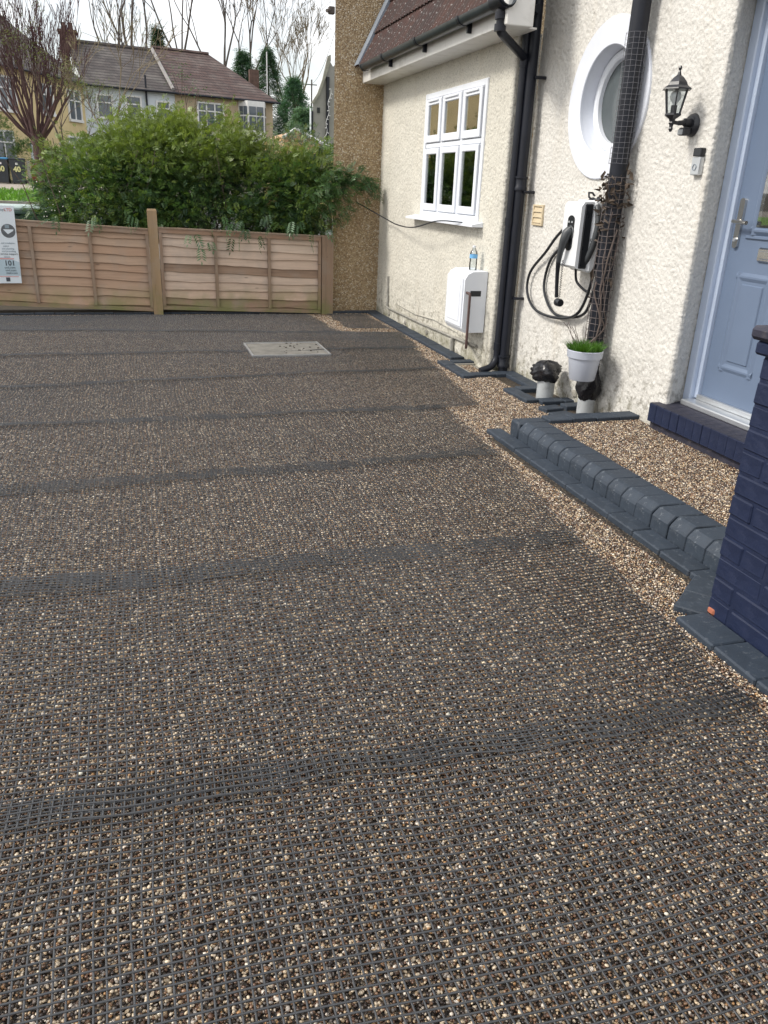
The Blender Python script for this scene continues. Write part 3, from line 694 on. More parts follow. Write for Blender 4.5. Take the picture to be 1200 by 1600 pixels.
for i in range(6): block(border, 1.832, 1.93-i*.2035, .022, pi/2, 1, 1.35)
block(border, 1.98, 2.085, .0215, 0, .9, 1)
for i in range(14): block(border, 2.715, 9.28-i*.2035, .024, pi/2, 1, 1.3)
for i in range(22): block(border, 2.68-i*.2035, 9.36, .022, 0)
for i in range(3): block(border, 2.53, 6.33-i*.2035, .024, pi/2)                # gully surround
for i in range(2): block(border, 2.685+i*.2035, 5.90, .024)
for i in range(2): block(border, 2.685+i*.16, 6.40, .0245, 0, .8)
for i in range(3): block(border, 2.93, 5.84-i*.18, .0242, pi/2, .9, 1.1)
for i in range(2): block(border, 2.69, 5.30-i*.2035, .0235, pi/2)                # round the first capped pipe
for i in range(2): block(border, 2.83+i*.19, 5.00, .024, 0, .9)
block(border, 2.85, 5.37, .0243, 0, 1)
for i in range(2): block(border, 2.73, 4.79-i*.15, .0235, radians(8), .75)
block(border, 2.93, 4.835, .0242, 0, .8)
g = MB(); g.bbox(2.585, 2.62, 5.955, 6.345, -.03, .012, .004).bbox(2.82, 2.855, 5.955, 6.345, -.03, .012, .004).bbox(2.6205, 2.8195, 5.955, 5.985, -.03, .011, .004).bbox(2.6205, 2.8195, 6.315, 6.345, -.03, .011, .004)
gl = thing('gully', 'shallow concrete drain gully under the bent black pipe', 'drain', (2.72, 6.15, 0)); g.build('rim', m_conc, gl)
MB().box(2.6205, 2.8195, 5.986, 6.314, -.03, -.004).build('basin', m_conc, gl)

# ------------------------------------------------------------------ navy brick pillar
pil = thing('brick_pillar', 'navy painted brick pillar with projecting coping beside the step', 'pillar', (2.13, 1.7, 0))
PX0, PX1, PY0, PY1 = 1.905, 2.345, 1.15, 2.045; CHh = .0788
MB().box(PX0+.0045, PX1-.0045, PY0+.0045, PY1-.0045, 0, .95).build('core', m_navy, pil)
def brick_mesh(l, k): return [MB().bbox(-.0515, .0515, -l/2, l/2, -.0345, .0345, .005, .0018).mesh('brick', m_navy) for _ in range(k)]
bs = brick_mesh(.215, 4); bh = brick_mesh(.1025, 4)
for c in range(12):
    z = .006+CHh*(c+.5); y = PY1; k = 0
    while y > PY0+.06:
        head = (c % 2 == 1) if c > 1 else (k % 3 != 1)
        l = .1025 if head else .215
        if c % 2 == 0 and k == 0 and c > 1: l = .215
        if y-l < PY0: l = .1025
        if y-l < PY0-.01: break
        o = piece('brick', random.choice(bh if l < .2 else bs), pil, (PX0+.0515+random.uniform(-.002, .002), y-l/2, z), (random.uniform(-.01, .01), random.uniform(-.012, .012), random.uniform(-.01, .01)))
        y -= l+.0095; k += 1
    for yy in (PY0+.0515,):
        for q in range(2): piece('brick', random.choice(bs), pil, (PX0+.222+q*.2245-.008, yy-.001, z), (0, 0, pi/2))
    for q in range(2): piece('brick', random.choice(bs), pil, (PX0+.222+q*.2245-.008, PY1-.0505, z), (0, 0, pi/2))
MB().bbox(PX0-.0025, PX0+.05, PY1-.045, PY1+.0025, .008, .045, .012, .005).build('bare_brick', m_orange, pil, smooth=False, label='chipped orange brick corner showing at the pillar foot')
MB().bbox(PX0-.022, PX1+.02, PY0-.02, PY1+.022, .955, .998, .008).build('coping', m_navy, pil); MB().bbox(PX0-.038, PX1+.035, PY0-.035, PY1+.04, 1.001, 1.045, .012).build('coping', m_navytop, pil)

# ------------------------------------------------------------------ things on the wall
# gas meter box
mbx = thing('meter_box', 'white plastic meter box low on the wall below the window', 'meter box', (2.80, 6.4, .3))
q = MB().prism([(2.795, .30), (2.62, .30), (2.595, .335), (2.595, .735), (2.62, .775), (2.66, .795), (2.795, .80)], 'y', 6.205, 6.60); bd = q.build('case', m_white, mbx)
MB().bbox(2.584, 2.596, 6.23, 6.585, .345, .742, .004).build('door', m_white, mbx); MB().bbox(2.579, 2.585, 6.27, 6.545, .385, .69, .003).build('raised_panel', m_white, mbx)
MB().box(2.65, 2.745, 6.2035, 6.2045, .60, .645).build('opening', m_dark, mbx)
# water bottle on the box
bt = thing('water_bottle', 'clear plastic water bottle standing on the meter box', 'bottle', (2.72, 6.36, .798))
m_clear = glassy('clear_plastic', (.86, .90, .92), .5)
MB().lathe([(.0, .799), (.030, .799), (.033, .806), (.033, .86), (.030, .875), (.033, .885), (.033, .925), (.028, .945), (.013, .966), (.012, .978), (.0, .978)], 18, (2.72, 6.36, 0), cap=False).build('bottle_body', m_clear, bt, smooth=True)
MB().lathe([(.0336, .893), (.0336, .925)], 18, (2.72, 6.36, 0), cap=False).build('label_band', plain('label_blue', (.16, .42, .72), .4, .1, 40, 0), bt, smooth=True)
MB().lathe([(.0, .979), (.0145, .979), (.0145, .993), (.0, .993)], 16, (2.72, 6.36, 0), cap=False).build('cap', m_white, bt, smooth=True)
# air vent
av = thing('air_vent', 'small cream louvred vent on the wall beside the black pipes', 'vent', (3.0, 5.8, 1.26))
q = MB(); q.bbox(2.983, 3.0, 5.725, 5.74, 1.185, 1.335, .002).bbox(2.983, 3.0, 5.875, 5.89, 1.185, 1.335, .002).bbox(2.984, 3.0, 5.741, 5.874, 1.185, 1.20, .002).bbox(2.984, 3.0, 5.741, 5.874, 1.32, 1.335, .002); q.build('frame', m_cream, av)
for i in range(3): MB().prism([(2.995, 1.203+i*.039), (2.984, 1.205+i*.039), (2.993, 1.238+i*.039), (2.999, 1.238+i*.039)], 'y', 5.741, 5.874).build('slat', m_cream, av)
# EV charger
ev = thing('wall_charger', 'white and black electric car charger on the wall', 'charger', (3.0, 4.97, .95))
m_evw = plain('charger_white', (.78, .80, .82), .3, .03, 3, 0); m_evb = plain('charger_black', (.014, .016, .02), .3, .2, 6, 0); m_evg = plain('gun_grey', (.05, .055, .06), .42, .15, 10, .1, 60)
q = MB().prism([(2.83, .955), (2.815, .97), (2.815, 1.345), (2.835, 1.372), (2.905, 1.375), (2.905, .94)], 'y', 4.86, 5.085); q.build('front_cover', m_evw, ev)
MB().bbox(2.84, 2.90, 4.853, 5.092, .955, 1.362, .006).build('side_band', m_evb, ev)
MB().bbox(2.906, 2.99, 4.845, 5.095, .93, 1.385, .012).build('back_shell', m_evw, ev)
MB().prism([(4.973+.043*cos(a), 1.175+(.078*(1 if sin(a) > 0 else -1)+.034*sin(a))) for a in np.linspace(0, 2*pi, 25)[:-1]], 'x', 2.8095, 2.8155).build('socket_panel', m_evb, ev)
for y, z in ((4.995, 1.245), (4.955, 1.245), (4.975, 1.215)): MB().box(2.8078, 2.8092, y-.008, y+.008, z-.006, z+.006).build('indicator', m_grey, ev)
gun = MB().tube([(2.806, 4.962, 1.195), (2.785, 4.965, 1.175), (2.775, 4.975, 1.125), (2.772, 4.998, 1.05), (2.778, 5.02, .985)], [.030, .032, .029, .020, .017], 14).build('plug', m_evg, ev, smooth=True)
MB().lathe([(.040, 2.803), (.044, 2.806), (.044, 2.8094)], 20, (0, 4.966, 1.18), 'x', cap=False).build('collar', m_evg, gun, smooth=True)
MB().tube([(2.778, 5.02, .985), (2.79, 5.038, .91), (2.80, 5.045, .83), (2.81, 5.045, .745)], [.017, .014, .013, .013], 10).build('plug_lead', m_evb, ev, smooth=True)
MB().tube([(2.78+.006*cos(i*1.6), 4.965+.006*sin(i*1.6)-.0002*i, 1.0-i*.0038) for i in range(66)], .0022, 5).build('cap_lanyard', m_evb, ev)
MB().lathe([(.0, -.03), (.024, -.03), (.027, -.02), (.027, .02), (.022, .03), (.0, .03)], 16, (2.78, 4.955, .722), 'y', cap=False).build('dust_cap', m_evb, ev, smooth=True)
hk = MB().tube([(2.95, 4.97, 1.38), (2.92, 4.97, 1.405), (2.925, 4.985, 1.43), (2.955, 4.99, 1.43), (2.97, 4.98, 1.41)], .007, 8).build('hook', m_evb, ev, smooth=True)
def smooth_path(P, n=8):
    P = [Vector(p) for p in P]; P = [P[0]*2-P[1]]+P+[P[-1]*2-P[-2]]; o = []
    for i in range(1, len(P)-2):
        for k in range(n):
            t_ = k/n; a, b_, c, d = P[i-1:i+3]
            o.append(.5*((2*b_)+(c-a)*t_+(2*a-5*b_+4*c-d)*t_*t_+(3*b_-a-3*c+d)*t_**3))
    o.append(P[-2]); return o
cab = thing('charging_cable', 'black charging cable looped in coils below the wall charger', 'cable', (2.95, 5.2, .56))
MB().tube(smooth_path([(2.96, 4.93, 1.36), (2.955, 5.334, 1.175), (2.96, 5.566, 1.003), (2.965, 5.783, .842), (2.965, 5.804, .693), (2.96, 5.654, .585), (2.955, 5.394, .561), (2.95, 5.118, .589), (2.945, 4.953, .655), (2.94, 4.859, .788), (2.94, 4.815, .96), (2.94, 4.80, 1.15), (2.945, 4.83, 1.30), (2.95, 4.95, 1.39), (2.96, 5.05, 1.37)]), .0105, 8).build('coil', m_evb, cab, smooth=True)
MB().tube(smooth_path([(2.935, 4.96, 1.385), (2.98, 5.299, 1.112), (2.982, 5.505, .962), (2.98, 5.566, .794), (2.975, 5.507, .682), (2.972, 5.342, .590), (2.97, 5.076, .600), (2.965, 4.90, .66), (2.962, 4.83, .80), (2.96, 4.79, .98), (2.96, 4.775, 1.18), (2.962, 4.81, 1.33), (2.965, 4.93, 1.40)]), .0105, 8).build('coil', m_evb, cab, smooth=True)
MB().tube(smooth_path([(2.985, 5.0, 1.38), (2.93, 4.87, 1.36), (2.92, 4.815, 1.25), (2.915, 4.825, 1.12), (2.90, 4.86, 1.02), (2.885, 4.90, .955)]), [.019]*20+[.021]*21, 12).build('spare_plug_lead', m_evg, cab, smooth=True)
MB().tube(smooth_path([(2.90, 4.99, .945), (2.92, 4.99, .86), (2.96, 4.95, .81), (2.99, 4.92, .79)]), .009, 8).build('supply_tail', m_evb, cab, smooth=True)
MB().tube([(2.90+.004*cos(i*1.5), 4.845-.012*sin(i/20*pi)+.004*sin(i*1.5), 1.15-i*.006) for i in range(28)], .0022, 5).build('lanyard', m_evb, cab)
# lantern
ln = thing('wall_lantern', 'black wall lantern with clear panes between round window and door', 'lantern', (3.0, 4.1, 1.75))
m_iron = plain('lantern_black', (.02, .021, .026), .38, .2, 12, .15, 60)
lc = (2.855, 4.095)
MB().lathe([(.0, 2.068), (.007, 2.066), (.011, 2.056), (.006, 2.044), (.009, 2.036), (.012, 2.022), (.030, 2.010), (.050, 1.988), (.058, 1.972), (.080, 1.958), (.082, 1.952), (.0, 1.952)], 6, (*lc, 0), cap=False).build('cap', m_iron, ln)
for k in range(6):
    a = 2*pi*k/6; a2 = 2*pi*(k+1)/6
    T = lambda r, z, t_: (lc[0]+r*cos(t_), lc[1]+r*sin(t_), z)
    MB().tube([T(.062, 1.954, a), T(.038, 1.835, a)], .0042, 5).build('bar', m_iron, ln)
    MB().add([T(.060, 1.952, a), T(.060, 1.952, a2), T(.037, 1.837, a2), T(.037, 1.837, a)], [(0, 1, 2, 3)]).build('pane', m_clear, ln)
MB().lathe([(.0, 1.838), (.046, 1.838), (.047, 1.829), (.036, 1.822), (.020, 1.812), (.014, 1.80), (.018, 1.792), (.012, 1.783), (.010, 1.772), (.013, 1.764), (.007, 1.750), (.0, 1.748)], 6, (*lc, 0), cap=False).build('base', m_iron, ln)
MB().lathe([(.0, 1.838), (.016, 1.838), (.016, 1.878), (.0, 1.878)], 12, (*lc, 0), cap=False).build('bulb_holder', m_iron, ln)
MB().lathe([(.012, 1.878), (.014, 1.89), (.028, 1.908), (.030, 1.924), (.024, 1.94), (.0, 1.95)], 16, (*lc, 0), cap=False).build('bulb', plain('bulb_glass', (.72, .72, .70), .15, .03, 3, 0), ln, smooth=True)
MB().tube(smooth_path([(2.858, 4.095, 1.797), (2.90, 4.096, 1.795), (2.94, 4.098, 1.80), (2.985, 4.10, 1.80)]), [.010]*8+[.013]*8+[.022]*9, 10).build('arm', m_iron, ln, smooth=True)
MB().lathe([(.0, 2.972), (.045, 2.975), (.056, 2.985), (.060, 2.999), (.0, 2.999)], 24, (0, 4.105, 1.79), 'x', cap=False).build('back_plate', m_iron, ln, smooth=True)
sn = MB().bbox(2.925, 2.975, 4.075, 4.125, 1.735, 1.775, .006).build('sensor', m_iron, ln); MB().bbox(2.918, 2.9255, 4.08, 4.12, 1.738, 1.765, .003).build('sensor_lens', m_grey, sn)
# doorbell
db = thing('doorbell', 'slim silver and black video doorbell near the door frame', 'doorbell', (3.0, 3.98, 1.6))
MB().bbox(2.968, 3.001, 3.952, 4.018, 1.535, 1.628, .004).build('silver_front', m_alu, db); MB().bbox(2.967, 3.001, 3.952, 4.018, 1.630, 1.672, .004).build('camera_window', m_evb, db)
MB().lathe([(.013, 2.968), (.013, 2.965), (.0165, 2.965), (.0165, 2.968)], 24, (0, 3.985, 1.575), 'x', cap=False).build('button_ring', m_lead, db, smooth=True)
# thin cable from window to neighbour
wc = MB().tube(smooth_path([(2.70, 6.62, 1.163), (2.62, 7.0, 1.155), (2.60, 7.6, 1.07), (2.66, 8.3, 1.06), (2.70, 8.9, 1.10), (2.5, 9.40, 1.25)]), .006, 6)
solo(wc, 'loose_cable', m_black, 'thin dark cable drooping from the window sill to the brown wall', 'cable')

# planter on the pipe
pt = thing('planter', 'grey plastic pot of bright grass hung on the soil pipe', 'planter', (2.77, 4.53, .28))
pcx, pcy = 2.790, 4.545
MB().lathe([(.0, .278), (.080, .278), (.084, .283), (.104, .425), (.114, .427), (.118, .472), (.114, .476), (.109, .470), (.100, .44), (.0, .44)], 40, (pcx, pcy, 0), cap=False).build('pot', m_pot, pt, smooth=True)
MB().lathe([(.103, .452), (.0, .458)], 30, (pcx, pcy, 0), cap=False).build('soil', m_soil, pt)
MB().lathe([(.062, .385), (.062, .41), (.057, .41), (.057, .385), (.062, .385)], 24, (2.915, 4.65, 0), cap=False).box(2.83, 2.885, 4.60, 4.63, .385, .41).build('bracket', m_black, pt)
def blades(c, r, n, h0, h1, z, c1, c2, seed, wid=.0022, lean=.25):
    q = np.random.default_rng(seed); V = []; F = []; C = []
    for i in range(n):
        a = q.uniform(0, 2*pi); rr = r*sqrt(q.random()); x, y = c[0]+rr*cos(a), c[1]+rr*sin(a); h = q.uniform(h0, h1)
        d = np.array([q.normal()*lean+.35*rr/r*cos(a), q.normal()*lean+.35*rr/r*sin(a)])*h; s_ = np.array([-sin(a*3), cos(a*3)])*wid
        b0 = len(V); V += [(x-s_[0], y-s_[1], z), (x+s_[0], y+s_[1], z), (x+d[0]*.4+s_[0]*.7, y+d[1]*.4+s_[1]*.7, z+h*.6), (x+d[0]*.4-s_[0]*.7, y+d[1]*.4-s_[1]*.7, z+h*.6), (x+d[0], y+d[1], z+h), (x+d[0]+.0004, y+d[1], z+h)]
        F += [(b0, b0+1, b0+2, b0+3), (b0+3, b0+2, b0+5, b0+4)]; t_ = q.random(); C += [np.array(c1)*(1-t_)+np.array(c2)*t_]*6
    return V, F, C
V, F, C = blades((pcx, pcy), .100, 1300, .045, .085, .452, (.035, .11, .012), (.11, .25, .03), 5, lean=.4)
tag(np_obj('grass', V, F, m_blade, pt, attr=np.array(C)), kind='stuff')

# capped pipe
cp = thing('capped_pipe', 'short grey pipe with a black bag tied over it by the wall', 'pipe', (2.85, 5.12, 0))
MB().lathe([(.0, -.03), (.064, -.03), (.064, .14), (.0, .14)], 24, (2.85, 5.12, 0), cap=False).build('pipe_stub', m_grey, cp, smooth=True)
bundle((2.845, 5.12), .108, .125, .285, 5, sq=.95).build('bag', m_bag, cp, smooth='all')

# wire guards round the soil pipe
def guard(z0, z1, r, nz_, na, wr, jit, m, name, label, cat, seed, a0=0, a1=2*pi):
    q = MB(); h = random.Random(seed); g = thing(name, label, cat, (2.915, 4.65, z0))
    pos = {}
    for i in range(nz_+1):
        for j in range(na+1):
            a = a0+(a1-a0)*j/na; rr = r+h.uniform(-jit, jit)
            if (a1-a0) > 6.2 and j == na: pos[i, j] = pos[i, 0]; continue
            pos[i, j] = Vector((2.915+rr*cos(a)+h.uniform(-jit, jit)*.4, 4.65+rr*sin(a)+h.uniform(-jit, jit)*.4, z0+(z1-z0)*i/nz_+h.uniform(-jit, jit)))
    for i in range(nz_+1): q.tube([pos[i, j] for j in range(na+1)], wr, 4, cap=False)
    q.build('hoop_wires', m, g); q = MB()
    for j in range(na+1): q.tube([pos[i, j] for i in range(nz_+1)], wr, 4, cap=False)
    q.build('upright_wires', m, g); return g
guard(1.60, 2.30, .066, 24, 13, .0009, .002, m_net_pale, 'wire_guard', 'fine pale wire mesh round the upper soil pipe', 'wire mesh', 3)
guard(.50, 1.52, .069, 24, 11, .0016, .004, m_net_brown, 'plastic_guard', 'coarse brown plastic mesh round the lower soil pipe', 'plastic mesh', 4)
vine = thing('dead_vine', 'dead brown climber stems and leaves caught on the soil pipe', 'vine', (2.88, 4.6, .46))
h = random.Random(9)
for k in range(4):
    a = h.uniform(3.3, 4.7); r0 = h.uniform(.064, .072); z1 = h.uniform(.8, 1.5); P = [(pcx+h.uniform(-.05, .07), pcy+h.uniform(0, .08), .45)]; n = 9
    for i in range(1, n):
        t_ = i/(n-1); aa = a+.5*sin(t_*5+k)+h.uniform(-.1, .1); rr = r0+h.uniform(-.003, .007); P.append((2.915+rr*cos(aa), 4.65+rr*sin(aa), .5+(z1-.5)*t_))
    MB().tube(smooth_path(P, 4), .0030 if k % 2 else .0052, 6).build('stem', m_stem, vine, smooth=True)
for k in range(8):
    a = h.uniform(2.8, 4.6); P = [(pcx+.0, pcy+.05, .45)]; x, y, z = P[0]; dx, dy = h.uniform(-.05, .02), h.uniform(-.02, .08)
    for i in range(5): x += dx*.4+h.uniform(-.012, .012); y += dy*.4+h.uniform(-.012, .012); z += .035; P.append((x, y, z))
    MB().tube(P, .002, 4).build('twig', m_stem, vine)
def dead_leaf(c, s_, hh):
    n = Vector((hh.uniform(-1, .3), hh.uniform(-1, 1), hh.uniform(-1, .6))).normalized(); u = n.orthogonal().normalized(); v_ = n.cross(u)
    u, v_ = u*cos(hh.random()*6)+v_*sin(hh.random()*6), v_; c = Vector(c); P = [c, c+u*s_*.5+v_*s_*.35+n*s_*.2, c+u*s_*1.1+n*s_*.1, c+u*s_*.5-v_*s_*.35+n*s_*.25, c+u*s_*.55-n*s_*.05]
    return P, [(0, 1, 4), (1, 2, 4), (2, 3, 4), (3, 0, 4)]
lf = MB()
for k in range(120):
    z = h.choice([h.gauss(1.48, .04), h.gauss(1.45, .05), h.gauss(1.40, .05), h.gauss(1.3, .08), h.uniform(.65, 1.5)]); a = h.uniform(1.6, 5.6); r0 = h.uniform(.066, .092)
    lf.add(*dead_leaf((2.915+r0*cos(a), 4.65+r0*sin(a), min(1.56, max(.6, z))), h.uniform(.022, .06), h))
lf.build('dead_leaves', m_deadleaf, vine, kind='stuff')

# ------------------------------------------------------------------ neighbour's pebbledash wall
nb = thing('neighbour_house', 'brown pebbledash flank wall of the neighbouring house', 'house', (2.8, 9.5, 0))
MB().prism([(2.235, 9.45), (6.0, 9.45), (8.5, 18.0), (4.75, 18.0)], 'z', -.1, 7.5).build('wall', m_dash, nb)
MB().bbox(2.17, 2.234, 9.46, 9.52, 3.10, 3.17, .006).tube([(2.19, 9.48, 3.13), (2.14, 9.44, 3.12)], .018, 8).build('bracket', m_greybark, nb)

# ------------------------------------------------------------------ fence
FY = 9.30
fence = thing('wooden_fence', 'low brown waney-lap wooden fence along the far end of the drive', 'fence', (.3, FY, 0))
def fence_panel(label, xa, xb, za, zb, hgt, battens, m, seed, nb_=9):
    h = np.random.default_rng(seed); sl = lambda x: za+(zb-za)*(x-xa)/(xb-xa)
    p = MB().add([(xa, FY+.004, sl(xa)), (xb, FY+.004, sl(xb)), (xb, FY+.004, sl(xb)+hgt), (xa, FY+.004, sl(xa)+hgt), (xa, FY-.0035, sl(xa)), (xb, FY-.0035, sl(xb)), (xb, FY-.0035, sl(xb)+hgt), (xa, FY-.0035, sl(xa)+hgt)], [(0, 1, 2, 3)[::-1], (4, 5, 6, 7), (3, 7, 6, 2), (0, 3, 7, 4), (1, 5, 6, 2)]).build('panel', m_fence_b, fence, label=label)
    xs = np.linspace(xa+.03, xb-.03, 34); bh_ = (hgt-.06)/nb_
    for i in range(nb_):
        ph = h.uniform(0, 6.28, 3); wav = .007*np.sin(xs*2.1+ph[0])+.005*np.sin(xs*5.3+ph[1])+.004*(vnoise(xs*9+i*7+seed, xs*0+.5, 1)-.5)
        for _ in range(2):
            k = h.uniform(xa, xb); wav += h.uniform(-.012, .012)*np.exp(-((xs-k)/.07)**2)
        zb_ = .05+i*bh_+wav; zt = .05+(i+1)*bh_+.022
        off = sl(xs); n = len(xs); y1 = FY-.024+h.uniform(-.003, .002); y0 = FY-.006
        V = [(xs[j], y0, off[j]+min(zt, hgt-.002)) for j in range(n)]+[(xs[j], y1, off[j]+zb_[j]+.004) for j in range(n)]+[(xs[j], y1+.003, off[j]+zb_[j]) for j in range(n)]+[(xs[j], y0+.004, off[j]+zb_[j]) for j in range(n)]
        F = [(r*n+j, r*n+n+j, r*n+n+j+1, r*n+j+1) for r in range(3) for j in range(n-1)]
        MB().add(V, F).build('board', m if i not in (h.integers(9),) else m_fence_b, p)
    def rail(x0, x1, z0, z1, y0, y1, nm, mm):
        V = [(x, y, sl(x)+z) for x in (x0, x1) for y in (y0, y1) for z in (z0, z1)]
        MB().add(V, [(0, 1, 3, 2), (4, 6, 7, 5), (0, 4, 5, 1), (2, 3, 7, 6), (1, 5, 7, 3), (0, 2, 6, 4)]).build(nm, mm, p)
    rail(xa, xb, hgt-.042, hgt, FY-.046, FY-.0265, 'top_rail', m_batten if False else m_fence_b); rail(xa, xb, .002, .042, FY-.046, FY-.0265, 'bottom_rail', m_fence_b)
    rail(xa-.005, xb+.005, hgt+.001, hgt+.016, FY-.052, FY+.02, 'capping', m_batten)
    for x in [xa+.016]+battens+[xb-.016]: rail(x-.016, x+.016, .043, hgt-.043, FY-.058, FY-.030, 'batten', m_batten)
    return p
fence_panel('brown waney-lap fence panel on the left, behind the white sign', -1.66, .155, .122, .040, .855, [-1.02, -.445], m_fence, 3)
fence_panel('paler waney-lap fence panel between the wooden post and the pebbledash wall', .262, 2.055, .060, .010, .855, [.862, 1.455], m_fence_p, 8)
def post(x0, x1, zt, label):
    b = MB(); V = []
    for z in (0, zt-.02, zt):
        for q in range(4):
            s_ = .006 if z == zt else 0
            V.append(((x0+s_, x1-s_, x1-s_, x0+s_)[q], (FY-.055+s_, FY-.055+s_, FY+.045-s_, FY+.045-s_)[q], z))
    b.add(V, [(r*4+k, r*4+(k+1) % 4, r*4+4+(k+1) % 4, r*4+4+k) for r in range(2) for k in range(4)]+[(8, 9, 10, 11)])
    return b.build('post', m_batten if x0 > 2 else m_post, fence, label=label)
post(.158, .257, 1.11, 'tall wooden fence post between the two fence panels'); gpost = post(2.066, 2.20, .885, 'grooved wooden fence post against the pebbledash wall'); post(-1.77, -1.667, 1.1, 'leftmost wooden fence post at the end of the fence')
for k in range(3): MB().box(2.085+k*.04, 2.093+k*.04, FY-.0575, FY-.0545, .02, .86).build('groove', m_fence_b, gpost)
MB().box(-1.8, 2.2, 9.33, 9.40, -.05, .05).build('gravel_board', m_soil, kind='structure')

# ------------------------------------------------------------------ white advertising board on the fence
def text_mesh(s_, size, m, name, parent, loc, bold=0.0, align='RIGHT', rx=pi/2, ry=0.0, rz=0.0):
    cu = bpy.data.curves.new('t', 'FONT'); cu.body = s_; cu.size = size; cu.align_x = align; cu.extrude = .0006; cu.offset = bold; cu.resolution_u = 3
    o = bpy.data.objects.new('t', cu); col.objects.link(o); dg = bpy.context.evaluated_depsgraph_get()
    me = bpy.data.meshes.new_from_object(o.evaluated_get(dg)); bpy.data.objects.remove(o); me.materials.clear(); me.materials.append(m)
    q = link(name, me, parent, Vector(loc)-ORG.get(parent, Vector())); q.rotation_euler = (rx, ry, rz); return q
m_sign = plain('sign_face', (.66, .72, .76), .35, .03, 3, 0); m_ink = plain('sign_ink', (.05, .06, .075), .5, .1, 9, 0); m_pale_ink = plain('sign_pale_ink', (.23, .29, .33), .5, .1, 9, 0); m_red_ink = plain('sign_red', (.62, .28, .27), .5, .1, 9, 0)
m_signlow = plain('sign_lower', (.42, .53, .59), .35, .04, 3, 0)
sg = thing('advert_board', 'white printed advertising board with the number 101 fixed to the fence', 'sign', (-1.35, 9.2, .35))
sy = 9.205
MB().add([(-1.62, sy, .34), (-1.155, sy, .345), (-1.138, sy, 1.10), (-1.62, sy, 1.11), (-1.62, sy+.012, .34), (-1.155, sy+.012, .345), (-1.138, sy+.012, 1.10), (-1.62, sy+.012, 1.11)],
         [(0, 1, 2, 3), (7, 6, 5, 4), (0, 4, 5, 1), (1, 5, 6, 2), (2, 6, 7, 3), (3, 7, 4, 0)]).build('panel', m_sign, sg)
MB().add([(-1.62, sy-.001, .42), (-1.62, sy-.001, .60), (-1.26, sy-.001, .60), (-1.153, sy-.001, .555), (-1.156, sy-.001, .42)], [(0, 1, 2, 3, 4)][::-1]).build('tinted_area', m_signlow, sg)
dc = MB(); dc.lathe([(.0005, 0), (.067, 0)], 32, (-1.218, sy-.0015, .86), 'y', cap=False); dc.build('photo_disc', plain('disc', (.10, .11, .12), .4, .2, 30, 0), sg)
MB().add([(-1.265, sy-.002, .875), (-1.165, sy-.002, .875), (-1.175, sy-.002, .858), (-1.225, sy-.002, .828)], [(0, 1, 2, 3)]).build('photo_shape', m_sign, sg)
MB().box(-1.245, -1.205, sy-.0025, sy-.0015, .885, .92).build('photo_shape', m_pale_ink, sg)
for s_, size, z, m_, x, bo in (('ways', .036, 1.052, m_pale_ink, -1.222, .0), ('LTD', .040, 1.050, m_red_ink, -1.158, .001), ('and installation', .022, .735, m_pale_ink, -1.17, 0), ('patios', .022, .707, m_pale_ink, -1.23, 0),
                               ('and planting', .024, .680, m_pale_ink, -1.185, 0), ('and providing', .024, .655, m_pale_ink, -1.172, 0), ('service support', .026, .628, m_ink, -1.158, 0), ('drives', .024, .600, m_pale_ink, -1.232, 0),
                               ('101', .070, .522, m_ink, -1.192, .0015), ('und.com', .030, .492, m_ink, -1.195, 0), ('und.com', .030, .465, m_ink, -1.19, 0), ('mail.com', .030, .438, m_ink, -1.182, 0)):
    text_mesh(s_, size, m_, 'lettering', sg, (x, sy-.0025, z), bo)
MB().box(-1.62, -1.20, sy-.0022, sy-.0012, .583, .594).build('red_strip', m_red_ink, sg); MB().box(-1.62, -1.175, sy-.0022, sy-.0012, .408, .414).build('red_strip', m_red_ink, sg); MB().box(-1.30, -1.262, sy-.0022, sy-.0012, .362, .402).build('black_square', m_ink, sg)

# dark green storage box with pale lid behind the fence
gb = thing('storage_box', 'dark green storage box with pale lid behind the fence', 'storage box', (-1.3, 10.8, 0))
m_gbox = plain('box_green', (.03, .07, .055), .5, .2, 8, .2, 40); m_glid = plain('box_lid', (.42, .52, .50), .4, .1, 6, .1, 40)
MB().bbox(-2.2, -.75, 10.55, 11.15, 0, .965, .01).build('body', m_gbox, gb); MB().bbox(-2.25, -.72, 10.50, 11.2, .967, 1.0, .008).build('lid_rim', m_gbox, gb); MB().bbox(-2.24, -.73, 10.51, 11.19, 1.002, 1.06, .02).build('lid', m_glid, gb)
for x in (-1.75, -1.18): MB().box(x-.008, x+.008, 10.54, 10.549, .02, .96).build('rib', m_gbox, gb)

